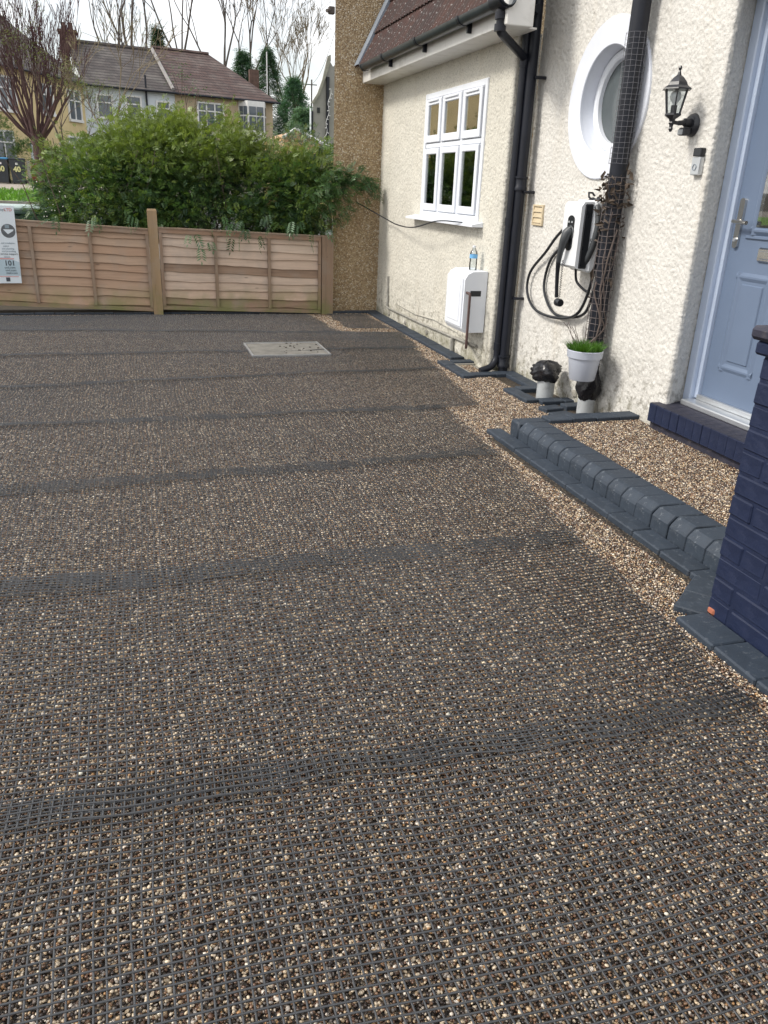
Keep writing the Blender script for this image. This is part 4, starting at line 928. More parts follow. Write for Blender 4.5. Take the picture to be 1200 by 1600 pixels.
# ------------------------------------------------------------------ leaves
def frond_cloud(P, D, S, C, seed, pairs=4, wid=.34):
    """P base points, D directions, S lengths, C colours: pinnate sprays built of small folded leaflets"""
    r = np.random.default_rng(seed); n = len(P); D = D/np.linalg.norm(D, axis=1)[:, None]
    up = r.normal(size=(n, 3))*.5+np.array([0, 0, 1.]); SD = np.cross(D, up); SD /= np.linalg.norm(SD, axis=1)[:, None]+1e-9; N = np.cross(SD, D)
    V = []; F = []; Cc = []; b0 = 0
    for k in range(2*pairs+1):
        if k == 2*pairs: a = 1.0; d = D; 
        else:
            a = .22+.78*(k//2)/pairs; sg_ = 1 if k % 2 else -1; d = D*.55+SD*sg_*.85
        l = S*.36*(1.0-.25*abs(a-.6)); droop = np.array([0, 0, -1.])*(a*a*.18)*S[:, None]
        base = P+D*(S*a*.75)[:, None]+droop; w_ = np.cross(d, N); w_ /= np.linalg.norm(w_, axis=1)[:, None]+1e-9
        q = [base, base+d*(l*.5)[:, None]+w_*(l*wid*.5)[:, None]+N*(l*.08)[:, None], base+d*l[:, None]-N*(l*.10)[:, None], base+d*(l*.5)[:, None]-w_*(l*wid*.5)[:, None]+N*(l*.08)[:, None]]
        V.append(np.stack(q, 1).reshape(-1, 3)); i = np.arange(n)[:, None]*4+b0; F.append(np.concatenate([i, i+1, i+2, i+3], 1)); b0 += 4*n
        Cc.append(np.repeat(C*r.uniform(.85, 1.15, (n, 1)), 4, 0))
    return np.concatenate(V), np.concatenate(F), np.concatenate(Cc)
def shrub_leaves(ells, nclump, per, seed, smin, smax, cols, spread=.11, zmin=None, keep=None, upw=.35, shell=(.72, 1.02), gap=0):
    r = np.random.default_rng(seed); w_ = np.array([e[1][0]*e[1][2] for e in ells]); w_ = w_/w_.sum(); P = []; D = []; C = []
    while len(P) < nclump:
        e = ells[r.choice(len(ells), p=w_)]; d = r.normal(size=3); d /= np.linalg.norm(d)
        if d[1] > .55: continue
        c = np.array(e[0])+np.array(e[1])*d*r.uniform(*shell)
        if shell[0] > .6 and any(np.linalg.norm((c-np.array(o[0]))/np.array(o[1])) < .62 for o in ells): continue
        if zmin and c[2] < zmin: continue
        if keep and not keep(c): continue
        if gap and vnoise(np.array([c[0]*3.1+seed]), np.array([c[2]*3.4+c[1]*1.3]), 1)[0] < gap: continue
        P.append(c); D.append(d)
    P = np.array(P); D = np.array(D); k = len(P); tone = r.random(k)
    PP = np.repeat(P, per, 0)+r.normal(size=(k*per, 3))*spread*np.array([1, .8, .8]); DD = np.repeat(D, per, 0)+r.normal(size=(k*per, 3))*.65+np.array([0, 0, upw])
    cols = np.array(cols); tt = np.clip(np.repeat(tone, per)+r.normal(size=k*per)*.16, 0, .999)*(len(cols)-1); i = tt.astype(int); f = (tt-i)[:, None]; C = cols[i]*(1-f)+cols[np.minimum(i+1, len(cols)-1)]*f
    return PP, DD, r.uniform(smin, smax, k*per), C
sh = thing('garden_shrub', 'large dense evergreen shrub spilling over the wooden fence', 'shrub', (.8, 10.5, 0))
ells = [((-.16, 10.45, 1.18), (.82, .75, .56)), ((.34, 10.6, 1.36), (.74, .85, .66)), ((.90, 10.6, 1.38), (.76, .85, .68)), ((1.54, 10.35, 1.18), (.66, .75, .54)), ((1.98, 9.85, 1.22), (.36, .50, .52)), ((.8, 10.15, .95), (1.3, .6, .45))]
GC = [(.026, .056, .030), (.045, .098, .040), (.072, .145, .046), (.115, .195, .050), (.19, .26, .062)]
keep = lambda c: not (c[0] > 2.16 and c[1] > 9.36) and not (c[1] < 9.36 and c[2] < 1.0)
PP, DD, S, C = shrub_leaves(ells, 1250, 22, 21, .05, .125, GC, .10, .82, keep, shell=(.70, 1.12), gap=.22)
hi = np.clip((PP[:, 2]-1.35)/.6, 0, 1)[:, None]*.6; C = C*(1-hi)+np.array([.24, .30, .07])*hi       # leaves turn yellow-green with height: light on the crown painted in
# sprays hanging over the fence and against the brown wall
r = np.random.default_rng(5); P2_, D2_, S2_, C2_ = shrub_leaves(ells, 220, 18, 22, .10, .18, GC[:3], .13, .75, keep, shell=(.5, .78)); E = [PP, P2_]; ED = [DD, D2_]; ES = [S, S2_]; EC = [C, C2_]
for (x, z, n) in ((.62, .83, 8), (.70, .72, 8), (.80, .80, 9), (.86, .90, 10), (1.05, .82, 8), (1.10, .93, 9), (1.35, .85, 9), (1.45, .95, 12), (1.62, .93, 10), (1.95, .80, 7), (1.90, .95, 14), (2.02, .98, 16), (1.2, 1.0, 16), (.95, .98, 14), (.0, .97, 14), (-.4, .98, 14), (-.75, .97, 10), (1.7, 1.02, 18)):
    n = max(2, n//4); E.append(np.array([x, 9.20, z+.06])+r.normal(size=(n, 3))*np.array([.05, .03, .05])); ED.append(r.normal(size=(n, 3))*.45+np.array([0, -.35, -1.0])); ES.append(r.uniform(.12, .20, n)); EC.append(np.array([.060, .125, .055])*r.uniform(.6, 1.4, (n, 1)))
for k in range(26):
    t_ = k/25; n = 9; c = np.array([2.12+.55*t_, 9.30-.06*t_, 1.38+.10*sin(t_*3)]); E.append(c+r.normal(size=(n, 3))*np.array([.05, .035, .085*(1-.5*t_)])); ED.append(r.normal(size=(n, 3))*.6+np.array([.8, -.2, .0])); ES.append(r.uniform(.08, .14, n)); EC.append(np.array([.06, .125, .05])*r.uniform(.6, 1.5, (n, 1)))
for k in range(190):       # long shoots standing out of the mass
    e = ells[k % 5]; d = r.normal(size=3); d[1] = -abs(d[1])*.6; d[2] = abs(d[2])+.25; d /= np.linalg.norm(d); p0 = np.array(e[0])+np.array(e[1])*d*.95
    if not keep(p0+d*.3): continue
    hgt = r.uniform(.10, .34); n = int(hgt/.018); tt = np.linspace(0, 1, n)[:, None]; dd = d*.6+np.array([r.normal()*.3, 0, .7]); P_ = p0+dd*hgt*tt+np.array([0, 0, -.12])*hgt*tt**2
    E.append(P_); ED.append(r.normal(size=(n, 3))*.8+dd*.9); ES.append(r.uniform(.05, .105, n)*(1.15-.5*tt[:, 0])); EC.append(np.array([.17, .235, .058])*r.uniform(.55, 1.25, (n, 1))*r.uniform(.7, 1.1))
for k in range(32):       # growth spilling sideways in front of the brown wall
    n = 12; c = np.array([r.uniform(1.95, 2.42), r.uniform(9.18, 9.33), r.uniform(1.02, 1.58)]); c[2] = min(c[2], 1.75-.45*max(0, c[0]-2.0)); E.append(c+r.normal(size=(n, 3))*np.array([.06, .03, .06])); ED.append(r.normal(size=(n, 3))*.7+np.array([.4, -.3, .1])); ES.append(r.uniform(.06, .13, n)); EC.append(np.array([.07, .135, .05])*r.uniform(.6, 1.6, (n, 1)))
V, F, C = frond_cloud(np.concatenate(E), np.concatenate(ED), np.concatenate(ES), np.concatenate(EC), 4, pairs=5, wid=.25)
tag(np_obj('foliage', V, F, m_leaf, sh, attr=C), kind='stuff')
b = MB(); h = random.Random(31)
for k in range(46):
    x = h.uniform(-.7, 2.0); y = h.uniform(9.9, 10.7); P = [(x, y, -.02)]; dx, dy = h.uniform(-.12, .12), h.uniform(-.08, .08); z = 0
    for i in range(6): x += dx*h.uniform(.5, 1.4); y += dy; z += h.uniform(.22, .34); P.append((min(x, 2.15), y, z))
    b.tube(P, [.013-.0016*i for i in range(7)], 5)
b.build('stems', m_bark, sh)
b = MB()
for k in range(22):
    x, y, z = h.gauss(-.72, .13), h.uniform(9.65, 9.9), h.gauss(1.12, .10); V = IV*.007+np.array([x, y, max(.98, z)]); b.add(V, IF)
b.build('white_blossom', plain('blossom', (.72, .70, .64), .6, .05, 5, 0), sh, kind='stuff')

# ------------------------------------------------------------------ branching trees
def branches(base, h0, r0, seed, lev=5, spread=.5, up=.25, nch=(2, 3), ratio=.74, crook=.12, d0=(0, 0, 1), rmin=.004, kink=3, endlev=None):
    h = random.Random(seed); b = MB(); tips = []
    def grow(p, d, l, r, k):
        P = [p]; R = [r]; q = p.copy(); dd = d.copy()
        for i in range(kink):
            dd = (dd+Vector((h.gauss(0, crook), h.gauss(0, crook), h.gauss(0, crook)+up*.12))).normalized(); q = q+dd*(l/kink); P.append(q.copy()); R.append(max(rmin, r*(1-.38*(i+1)/kink)))
        b.tube(P, R, 7 if k == 0 else 5 if k < 3 else 3, cap=False)
        if k >= lev: tips.append((q, dd)); return
        for _ in range(h.randint(*nch)+(1 if k == 0 else 0)):
            ax = dd.orthogonal().normalized(); ax.rotate(Matrix.Rotation(h.uniform(0, 2*pi), 3, dd)); nd = dd.copy(); nd.rotate(Matrix.Rotation(h.uniform(.35, 1)*spread, 3, ax)); nd = (nd+Vector((0, 0, up))).normalized()
            st = h.choice((P[-1], P[-1], P[-2])); grow(st.copy(), nd, l*ratio*h.uniform(.75, 1.2), max(rmin, R[-1]*h.uniform(.55, .85)), k+1)
    grow(Vector(base), Vector(d0).normalized(), h0, r0, 0); return b, tips
def tz_(y): return float(terrain_z(y))
def tree(label, x, y, h0, r0, seed, m, cat='tree', name='bare_tree', group=None, buds=None, z0=None, **kw):
    z0 = tz_(y) if z0 is None else z0
    t_ = thing(name, label, cat, (x, y, z0), group); b, tips = branches((x, y, z0-.1), h0, r0, seed, **kw)
    b.build('branches', m, t_)
    if buds:
        r = np.random.default_rng(seed); P = np.array([p[0][:] for p in tips]); P = np.repeat(P, buds[0], 0)+r.normal(size=(len(P)*buds[0], 3))*buds[2]; n = len(P)
        V, F, C = frond_cloud(P, r.normal(size=(n, 3)), np.full(n, buds[1])*r.uniform(.6, 1.3, n), np.array(buds[3])*r.uniform(.7, 1.3, (n, 1)), seed, pairs=1, wid=.6)
        tag(np_obj('foliage', V, F, m_leaf, t_, attr=C), kind='stuff')
    return t_
# pollarded red-barked street tree
px, py = -2.72, 30.0; pz = tz_(30)+.1
pl = thing('pollarded_tree', 'pollarded street tree with red-brown bark and fanned bare branches', 'tree', (px, py, pz))
hh = random.Random(3); b = MB(); b.tube([(px, py, pz-.1), (px+.03, py, pz+.5), (px-.02, py, pz+1.1), (px, py, pz+1.6), (px-.03, py, pz+1.95)], [.20, .16, .155, .18, .25], 12).build('trunk', m_redbark, pl, smooth='all')
b = MB()
for k in range(24):
    a = 2*pi*k/24+hh.uniform(-.15, .15); tilt = hh.uniform(.25, .78) if k % 3 else hh.uniform(.05, .3); d = (sin(tilt)*cos(a), sin(tilt)*sin(a)*.8, cos(tilt))
    q, _ = branches((px+.16*cos(a), py+.16*sin(a), pz+1.75), hh.uniform(1.0, 1.7), hh.uniform(.030, .062), 50+k, lev=4, spread=.45, up=.34, nch=(2, 3), ratio=.70, crook=.09, d0=d, rmin=.0065)
    b.add(q.v, q.f)
b.build('branches', m_redbark, pl)
# the row of tall bare trees behind the terrace
for i, (rx, y, hgt, lab) in enumerate(((.026, 74, 8.0, 'leftmost tall bare tree rising behind the grey tiled roof'), (.068, 78, 8.6, 'second tall bare tree from the left, behind the roof party wall'), (.100, 74, 7.6, 'third tall bare tree from the left, behind the red-brown roof'), (.122, 80, 8.4, 'fourth tall bare tree from the left, above the hipped roof end'))):
    tree(lab, rx*y, y, hgt, (.24, .21, .19, .20)[i], 320+i, m_greybark, group='tall bare trees behind the terrace', lev=6, spread=.60, up=.22, ratio=.63, crook=.07, nch=(3, 3), rmin=.013, kink=4)
tree('broad twiggy bare tree right of the terrace, in front of the white sky', 12.8, 70, 5.2, .22, 411, m_bud, group='tall bare trees behind the terrace', lev=7, spread=.55, up=.20, ratio=.70, nch=(2, 3), rmin=.013)
tree('slender bare tree beside the broad twiggy one, nearer the grey gable', 14.3, 76, 5.0, .28, 412, m_bud, group='tall bare trees behind the terrace', lev=6, spread=.45, up=.22, ratio=.68, nch=(2, 3), rmin=.015)
tree('faint bare tree behind the chimney at the left', -.9, 82, 8.5, .22, 413, m_greybark, group='tall bare trees behind the terrace', lev=6, spread=.55, up=.2, ratio=.6, rmin=.016)
tree('pale budding bare shrub rising over the middle of the hedge before the tiled roof', 1.62, 14.5, .9, .03, 61, m_bud, name='budding_shrub', cat='shrub', lev=4, spread=.38, up=.42, ratio=.72, rmin=.004, buds=(2, .03, .03, (.30, .26, .12)))
tree('budding young tree in front of the pale blue house', -.35, 22.0, 1.7, .05, 62, m_bud, name='young_tree', lev=5, spread=.55, up=.25, ratio=.72, rmin=.006, buds=(3, .06, .05, (.24, .25, .09)))
tree('olive leafed young tree beside the pollarded tree', -1.55, 26.0, 1.5, .06, 63, m_bark, name='leafy_tree', lev=5, spread=.7, up=.15, ratio=.72, rmin=.006, buds=(7, .11, .12, (.13, .16, .045)))
tree('thin leaning sapling with drooping leaves before the pale blue house', 1.0, 19.0, 1.9, .028, 66, m_bark, name='sapling', lev=2, spread=.35, up=.3, ratio=.5, rmin=.006, buds=(9, .12, .13, (.05, .11, .04)))
def conifer(label, x, y, hgt, rad, seed, cols, z0=None, name='conifer'):
    z0 = tz_(y) if z0 is None else z0; r = np.random.default_rng(seed); t_ = thing(name, label, 'conifer', (x, y, z0), 'dark conifers beside the terrace')
    MB().tube([(x, y, z0-.1), (x, y, z0+hgt*.6), (x, y, z0+hgt)], [.16, .09, .02], 6).build('trunk', m_bark, t_)
    n = 6500; u = r.random(n)**.75; a = r.uniform(0, 2*pi, n); lump = (.58+.42*np.mod(u*9+.3*np.sin(a*2+seed)+.25*np.sin(a*5), 1.0))*(1+.12*np.sin(a*7+seed)); rr = 1.2*rad*(1-u)**.95*lump*(.35+.65*r.random(n)**.5)+.03
    P = np.stack([x+rr*np.cos(a), y+rr*np.sin(a), z0+.4+u*(hgt-.5)-.25*rr], -1)+r.normal(size=(n, 3))*.13; D = np.stack([np.cos(a), np.sin(a), r.uniform(-.6, .15, n)], -1)
    V, F, C = frond_cloud(P, D, r.uniform(.18, .42, n), np.array(cols)*1.7*r.uniform(.65, 1.35, (n, 1)), seed, pairs=2, wid=.4); tag(np_obj('foliage', V, F, m_leaf, t_, attr=C), kind='stuff')
conifer('dark pointed conifer just above the hipped roof end', 7.9, 60, 8.0, 2.6, 1, (.03, .065, .036)); conifer('tallest dark conifer left of the twiggy tree', 9.9, 62, 8.5, 2.8, 2, (.03, .065, .036))
conifer('broad green conifer below the twiggy tree', 10.6, 56, 6.4, 3.0, 3, (.04, .09, .05)); conifer('lowest bushy conifer next to the grey gable house', 9.6, 48, 4.2, 2.4, 4, (.055, .105, .055)); conifer('small dark conifer tip peeking over the grey roof', 2.7, 66, 9.6, 1.4, 5, (.025, .05, .03))

# ------------------------------------------------------------------ terrace across the road
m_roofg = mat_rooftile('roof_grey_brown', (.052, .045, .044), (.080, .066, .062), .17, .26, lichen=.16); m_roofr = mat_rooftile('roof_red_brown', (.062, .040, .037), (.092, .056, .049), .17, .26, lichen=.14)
m_yellow = plain('yellow_render', (.62, .50, .27), .85, .08, 2, .3, 30); m_paleblue = plain('pale_render', (.58, .63, .66), .85, .08, 2, .3, 30); m_tan = plain('tan_render', (.45, .36, .24), .85, .12, 2, .3, 30); m_greyr = plain('grey_roughcast', (.26, .245, .235), .9, .12, 3, .4, 20)
m_wpaint = plain('white_paint', (.70, .70, .68), .5, .06, 4, 0); m_pane = plain('far_pane', (.10, .12, .14), .12, .3, .8, 0); m_brickr = plain('red_brick', (.11, .066, .05), .85, .25, 9, .4, 30)
def far_house(name, label, A, B, depth, ze, zr, m_wall, m_roof, hipA=0, hipB=0, over=.35):
    A = Vector((*A, 0)); B = Vector((*B, 0)); u = (B-A).normalized(); n = Vector((-u.y, u.x, 0)); z0 = tz_((A.y+B.y)/2)-.4
    t_ = thing(name, label, 'house', ((A.x+B.x)/2, (A.y+B.y)/2, z0+.4), 'terraced houses across the road')
    L_ = (B-A).length; P = lambda a, d, z: (A+u*a+n*d)+Vector((0, 0, z))
    w_ = MB(); c = [P(0, 0, 0), P(L_, 0, 0), P(L_, depth, 0), P(0, depth, 0)]
    w_.add([q+Vector((0, 0, z0)) for q in c]+[q+Vector((0, 0, ze)) for q in c]+[P(0 if not hipA else hipA, depth/2, zr-.12 if not hipA else ze), P(L_ if not hipB else L_-hipB, depth/2, zr-.12 if not hipB else ze)],
           [(0, 1, 5, 4), (1, 2, 6, 9, 5), (2, 3, 7, 6), (3, 0, 4, 8, 7)]); w_.build('wall', m_wall, t_)
    e = over; a0, a1 = (-e if hipA else -.02), (L_+(e if hipB else .02)); r_ = MB(); zs = ze-.10
    r_.add([P(a0, -e, zs), P(a1, -e, zs), P(a1-(hipB+e if hipB else 0), depth/2, zr), P(a0+(hipA+e if hipA else 0), depth/2, zr), P(a1, depth+e, zs), P(a0, depth+e, zs)],
           [(0, 1, 2, 3), (4, 5, 3, 2)]+([(1, 4, 2)] if hipB else [])+([(5, 0, 3)] if hipA else [])); ro = r_.build('roof', m_roof, t_)
    MB().tube([P(a0+(hipA+e if hipA else 0), depth/2, zr+.02), P(a1-(hipB+e if hipB else 0), depth/2, zr+.02)], .11, 6).build('ridge', m_roof, ro)
    g = MB().tube([P(a0, -e-.06, zs-.02), P(a1, -e-.06, zs-.02)], .06, 6).build('gutter', m_black, t_)
    return t_, P, ro
def far_window(P, par, a0, a1, z0, z1, n=2, d=-.03, bar=None):
    def bx(a, b_, za, zb, da, db): 
        V = [P(q, k, z) for q in (a, b_) for k in (da, db) for z in (za, zb)]; return V, [(0, 1, 3, 2), (4, 6, 7, 5), (0, 4, 5, 1), (2, 3, 7, 6), (1, 5, 7, 3), (0, 2, 6, 4)]
    f_ = MB(); f_.add(*bx(a0-.07, a0+.03, z0-.06, z1+.06, d-.05, .02)); f_.add(*bx(a1-.03, a1+.07, z0-.06, z1+.06, d-.05, .02)); f_.add(*bx(a0+.03, a1-.03, z1-.03, z1+.06, d-.05, .02)); f_.add(*bx(a0-.07, a1+.07, z0-.13, z0, d-.10, .02))
    for k in range(1, n): a = a0+(a1-a0)*k/n; f_.add(*bx(a-.04, a+.04, z0, z1-.03, d-.045, .02))
    zt = z0+(z1-z0)*.66; f_.add(*bx(a0+.03, a1-.03, zt-.035, zt+.035, d-.04, .02))
    wi = f_.build('window', m_wpaint, par); g = MB(); g.add(*bx(a0, a1, z0, z1, d, d+.02)); g.build('pane', m_pane, wi); return wi
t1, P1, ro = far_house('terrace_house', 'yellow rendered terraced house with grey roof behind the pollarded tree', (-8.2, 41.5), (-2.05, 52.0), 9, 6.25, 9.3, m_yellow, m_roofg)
for a0, a1, z0, z1 in ((4.2, 5.6, 1.9, 3.3), (10.3, 11.8, 1.9, 3.4), (8.2, 9.2, 4.4, 5.7), (10.6, 11.7, 4.3, 5.7), (5.0, 6.2, 4.3, 5.7)): far_window(P1, t1, a0, a1, z0, z1, 2)
MB().add(*(lambda V: (V, [(0, 1, 3, 2), (4, 6, 7, 5), (0, 4, 5, 1), (2, 3, 7, 6), (1, 5, 7, 3), (0, 2, 6, 4)]))([P1(a, d, z) for a in (6.9, 7.7) for d in (-.06, .05) for z in (.6, 2.9)])).build('door', m_paleblue, t1)
chm = MB(); chm.box(-3.2, -2.3, 55.3, 56.2, 7.0, 9.05).box(-3.28, -2.22, 55.22, 56.28, 9.051, 9.2); ck = chm.build('chimney', m_brickr, ro)
for x in (-2.95, -2.55): MB().lathe([(.11, 9.20), (.13, 9.25), (.10, 9.55), (.13, 9.6)], 10, (x, 55.75, 0)).build('chimney_pot', m_brickr, ck)
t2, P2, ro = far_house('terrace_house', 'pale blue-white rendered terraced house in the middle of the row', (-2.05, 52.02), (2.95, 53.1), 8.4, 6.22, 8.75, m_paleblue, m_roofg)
for a0, a1, z0, z1 in ((2.3, 3.1, 4.6, 5.75), (4.05, 4.75, 4.6, 5.6), (.7, 1.5, 4.6, 5.7), (1.0, 2.6, 1.9, 3.4)): far_window(P2, t2, a0, a1, z0, z1, 2 if a1-a0 > 1 else 1)
MB().tube([P2(5.0, -.2, 6.3), P2(5.0, 4.2, 8.86)], .11, 6).build('party_wall_ridge', m_greyr, ro)
MB().tube([P2(3.45, -.1, 1.0), P2(3.45, -.1, 6.9)], .06, 6).build('drainpipe', m_black, t2)
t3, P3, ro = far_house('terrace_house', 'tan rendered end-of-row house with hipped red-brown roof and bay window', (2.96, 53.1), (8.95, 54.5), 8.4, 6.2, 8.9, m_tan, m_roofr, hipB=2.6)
far_window(P3, t3, 1.35, 2.9, 4.5, 5.75, 3)
by = MB(); bp_ = [(3.9, 0), (4.25, -.65), (5.35, -.65), (5.7, 0)]
by.add([P3(a, d, 1.0) for a, d in bp_]+[P3(a, d, 6.05) for a, d in bp_], [(0, 1, 5, 4), (1, 2, 6, 5), (2, 3, 7, 6), (4, 5, 6, 7)]); bay = by.build('bay', m_wpaint, t3)
for (a, d), (c, e) in zip(bp_[:-1], bp_[1:]):
    for k in range(2):
        s0, s1 = (.08+.44*k, .48+.44*k); q = lambda s_, z: P3(a+(c-a)*s_, d+(e-d)*s_-.03, z)
        for z0, z1 in ((4.45, 5.2), (5.28, 5.75), (2.0, 2.9), (2.98, 3.45)): MB().add([q(s0, z0), q(s1, z0), q(s1, z1), q(s0, z1)], [(0, 1, 2, 3)]).build('pane', m_pane, bay)
MB().box(9.0, 9.06, 57.0, 57.06, 6.0, 9.2).build('aerial_pole', m_wpaint, ro); MB().box(8.1, 8.7, 58.3, 58.9, 7.2, 8.3).build('chimney', m_brickr, ro)

# grey gabled house on the right, with fairy lights
gh = thing('gabled_house', 'grey roughcast gabled house half hidden by the pebbledash wall', 'house', (9.5, 36, 1))
gq = [(7.6, .3), (7.6, 4.65), (7.85, 4.95), (8.05, 5.45), (8.3, 6.2), (8.45, 6.0), (8.7, 6.25), (12.5, 6.25), (12.5, .3)]
MB().add([(x, 36, z) for x, z in gq]+[(x+2.6, 44, z) for x, z in gq], [tuple(range(9))]+[(i, 9+i, 9+(i+1) % 9, (i+1) % 9) for i in range(9)]).build('wall', m_greyr, gh)
MB().prism([(7.52, 4.6), (7.78, 4.98), (7.98, 5.48), (8.2, 6.35), (8.32, 6.42), (8.33, 6.2), (8.07, 5.45), (7.87, 4.93), (7.62, 4.6)], 'y', 35.88, 35.999).build('verge', m_conc, gh)
MB().tube([(8.22, 35.93, 1.2), (8.22, 35.93, 5.6)], .07, 8).build('drainpipe', m_black, gh); MB().tube([(7.56, 35.95, 1.2), (7.56, 35.95, 4.3)], .05, 8).build('drainpipe', m_black, gh); MB().tube([(7.48, 35.9, 1.2), (7.48, 35.9, 4.4)], .035, 6).build('drainpipe', m_white, gh)
MB().box(7.78, 7.9, 35.97, 35.999, 4.25, 4.45).build('vent', m_dark, gh)
fl = thing('fairy_lights', 'string of white fairy lights hanging beside the grey gable', 'fairy lights', (5.9, 25, 1))
h = random.Random(4); P = [(5.55+.25*(i/40)+.03*sin(i*.7)+(.0 if i > 12 else -.012*(12-i)), 25, 1.75+i*.057) for i in range(41)]
MB().tube(P, .006, 4).build('string', m_wpaint, fl)
for i in range(0, 41, 2): p = P[i]; MB().tube([p, (p[0]+h.choice((-.05, .05)), p[1], p[2]-h.uniform(.0, .04))], [.006, .014], 5).build('bulb', m_wpaint, fl)
gg = thing('garage', 'small tan garage with white verge boards beyond the hedge', 'garage', (5.0, 26, .5))
MB().prism([(4.6, .2), (4.6, 2.75), (4.95, 2.95), (6.4, 2.3), (6.4, .2)], 'y', 26, 30).build('wall', plain('tan_brick', (.42, .27, .14), .8, .2, 5, .3, 30), gg); MB().tube([(4.55, 25.95, 2.72), (4.95, 25.95, 3.0), (6.45, 25.95, 2.33)], .045, 4).build('verge_board', m_wpaint, gg); MB().box(5.2, 5.28, 25.96, 25.999, .4, 2.8).build('trim', m_wpaint, gg)
up_ = thing('telegraph_pole', 'distant telegraph pole with crossarm beside the grey gable', 'pole', (13.0, 62, 1.6))
MB().tube([(13.0, 62, 1.5), (13.0, 62, 8.4)], [.07, .05], 8).build('pole', m_greybark, up_); MB().box(12.62, 13.38, 61.97, 62.03, 8.05, 8.11).build('crossarm', m_greybark, up_)
for k, (a, c) in enumerate((((13.0, 62, 8.1), (5.5, 20, 7.2)), ((12.7, 62, 8.1), (7.0, 54, 5.9)), ((13.3, 62, 8.1), (-2, 58, 9.5)))):
    a, c = Vector(a), Vector(c); solo(MB().tube([a.lerp(c, i/12)-Vector((0, 0, .8*sin(pi*i/12))) for i in range(13)], .010, 4), 'overhead_wire', m_greybark, ('overhead wire running from the telegraph pole towards the viewer', 'overhead wire running from the telegraph pole to the hipped roof corner', 'overhead wire running from the telegraph pole across behind the roofs')[k], 'wire', group='overhead wires')

# wheelie bins, picket fence, hedge, pier
m_bin = plain('bin_dark', (.028, .034, .042), .45, .15, 6, .1, 30); m_blue = plain('bin_blue', (.05, .22, .42), .45, .1, 6, 0); m_yel = plain('bin_number', (.62, .62, .30), .5, .1, 6, 0)
def bin_(x, y, lid, label):
    z = tz_(y)+.03; o = thing('wheelie_bin', label, 'bin', (x, y, z), 'wheelie bins by the picket fence'); w0, w1 = .24, .30
    MB().add([(x-w0, y-.26, z+.04), (x+w0, y-.26, z+.04), (x+w0, y+.26, z+.04), (x-w0, y+.26, z+.04), (x-w1, y-.34, z+.98), (x+w1, y-.34, z+.98), (x+w1, y+.30, z+.98), (x-w1, y+.30, z+.98)], [(0, 3, 2, 1), (0, 1, 5, 4), (1, 2, 6, 5), (2, 3, 7, 6), (3, 0, 4, 7)]).build('body', m_bin, o)
    MB().bbox(x-.32, x+.32, y-.37, y+.36, z+.98, z+1.06, .03).build('lid', lid, o)
    for s_ in (-1, 1): MB().lathe([(.0, x+s_*.22), (.1, x+s_*.22), (.1, x+s_*.27), (.0, x+s_*.27)], 12, (0, y+.24, z+.1), 'x', cap=False).build('wheel', m_black, o)
    MB().box(x-.05, x+.05, y-.336, y-.334, z+.78, z+.86).build('sticker', m_wpaint, o)
    text_mesh('40', .30, m_yel, 'number', o, (x, y-.345, z+.50), .012, 'CENTER', rx=pi/2+.08)
bin_(-5.36, 41.2, m_blue, 'dark wheelie bin with blue lid, numbered 40, at the left edge'); bin_(-4.70, 41.2, m_bin, 'dark wheelie bin with grey lid, numbered 40, next to the gate post')
pfn = thing('picket_fence', 'low red-brown picket fence beside the wheelie bins', 'fence', (-3.6, 41.4, tz_(41.4)))
m_pick = plain('picket_red', (.24, .085, .05), .8, .2, 9, .3, 30); pm = MB().prism([(-.05, 0), (.05, 0), (.05, .78), (0, .86), (-.05, .78)], 'y', -.012, .012).mesh('picket', m_pick)
for i in range(11): piece('picket', pm, pfn, (-4.12+i*.125, 41.38, tz_(41.4)+.05), (0, random.uniform(-.03, .03), 0))
for zz in (.25, .62): MB().box(-4.18, -2.75, 41.395, 41.43, tz_(41.4)+zz, tz_(41.4)+zz+.08).build('rail', m_pick, pfn)
gp = solo(MB().bbox(-4.30, -4.17, 41.0, 41.12, tz_(41), tz_(41)+1.0, .01), 'gate_post', m_conc, 'pale concrete gate post right of the wheelie bins', 'post')
gp2 = solo(MB().bbox(-2.72, -2.62, 41.3, 41.40, tz_(41), tz_(41)+.95, .01), 'gate_post', m_conc, 'pale post at the right end of the picket fence', 'post')
pr_ = thing('brick_pier', 'short red brick gate pier behind the pollarded tree', 'pier', (-2.5, 43, tz_(43))); MB().bbox(-2.95, -2.4, 43, 43.5, tz_(43), tz_(43)+1.7, .02).build('shaft', m_brickr, pr_); MB().bbox(-3.0, -2.35, 42.95, 43.55, tz_(43)+1.701, tz_(43)+1.82, .03).build('cap', m_conc, pr_)
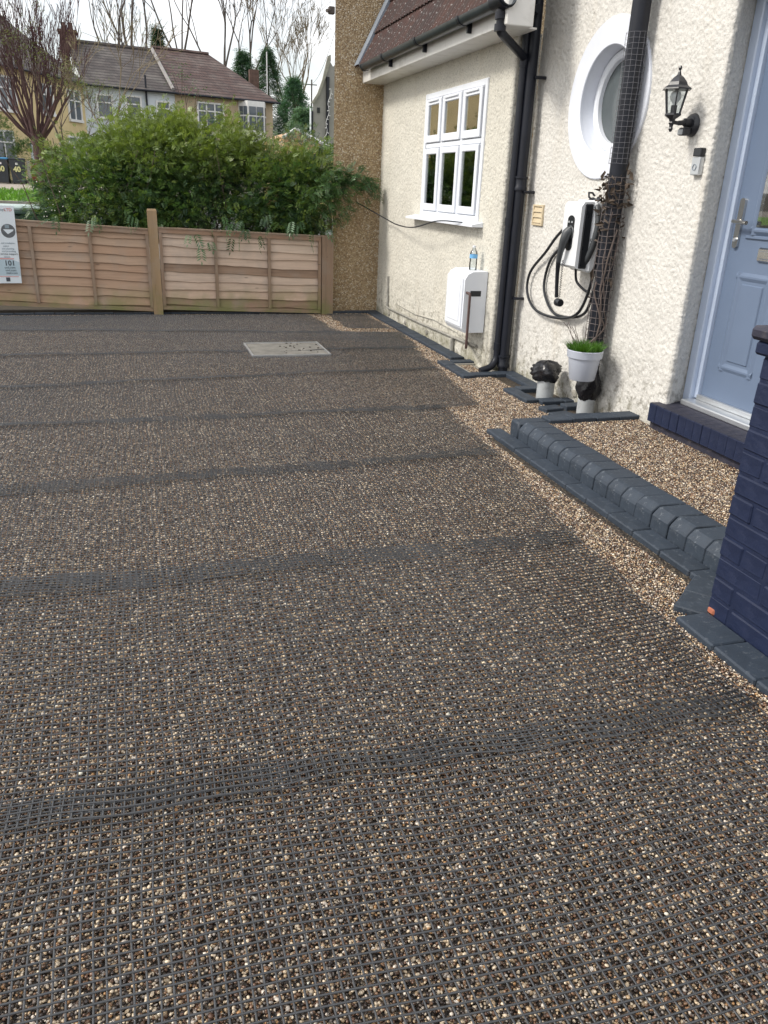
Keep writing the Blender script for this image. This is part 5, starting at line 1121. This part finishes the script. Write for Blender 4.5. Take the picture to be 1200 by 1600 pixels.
def bush(label, c, rad, seed, n, cols, name='hedge_bush', cat='bush', smin=.10, smax=.22):
    t_ = thing(name, label, cat, (c[0], c[1], c[2]-rad[2])); PP, DD, S, C = shrub_leaves([(c, rad)], n, 14, seed, smin, smax, cols, .12, None, None)
    V, F, C = frond_cloud(PP, DD, S, C, seed, 2, .5); tag(np_obj('foliage', V, F, m_leaf, t_, attr=C), kind='stuff')
    MB().tube([(c[0], c[1], c[2]-rad[2]-.1), (c[0], c[1], c[2])], [.05, .02], 5).build('stem', m_bark, t_)
bush('rounded green bush behind the wheelie bins', (-4.3, 43.5, 2.1), (.9, .7, .7), 3, 90, GC[1:]); bush('green bush at the far left edge below the yellow house', (-5.5, 44, 2.6), (.6, .6, 1.3), 4, 80, GC[1:]); bush('low ivy bush between the pollarded tree and the brick pier', (-3.25, 42.8, 1.9), (.45, .5, .7), 5, 60, GC[1:])
bush('leafy green bush below the grey gable', (4.45, 18.5, 1.7), (.55, .6, .55), 6, 70, GC[1:]); bush('straggly green bush in the gap beside the pebbledash wall', (2.45*1.35, 14.2, 1.25), (.35, .5, .45), 8, 50, GC[1:], smin=.06, smax=.12)
bush('bushy blue-green shrub behind the hedge near the conifers', (4.6, 24.0, 2.1), (1.0, .8, .75), 7, 110, [(.05, .09, .06), (.09, .14, .10), (.14, .20, .13)])
lp = solo(MB().tube([(-5.05, 35.0, tz_(35)), (-5.05, 35, tz_(35)+4.5)], [.13, .09], 10), 'street_post', m_bark, 'dark street post at the left edge behind the grass verge', 'post')
r = np.random.default_rng(2)
V, F, C = [], [], []
Q = r.uniform((-6.5, 27.95), (-1.0, 34.0), (2600, 2))
for i, (x, y) in enumerate(Q):
    hgt = r.uniform(.06, .16); z = tz_(y)+.10; b0 = len(V); dx, dy = r.normal(size=2)*.05; a = r.uniform(0, 3.14); s_ = .03
    V += [(x-s_*cos(a), y-s_*sin(a), z), (x+s_*cos(a), y+s_*sin(a), z), (x+dx+.005, y+dy, z+hgt), (x+dx-.005, y+dy, z+hgt)]; F.append((b0, b0+1, b0+2, b0+3)); C += [np.array((.10, .22, .03))*r.uniform(.7, 1.6)]*4
tag(np_obj('verge_grass', V, F, m_blade, attr=np.array(C)), 'bright green grass tufts on the verge across the road', 'grass', kind='stuff')
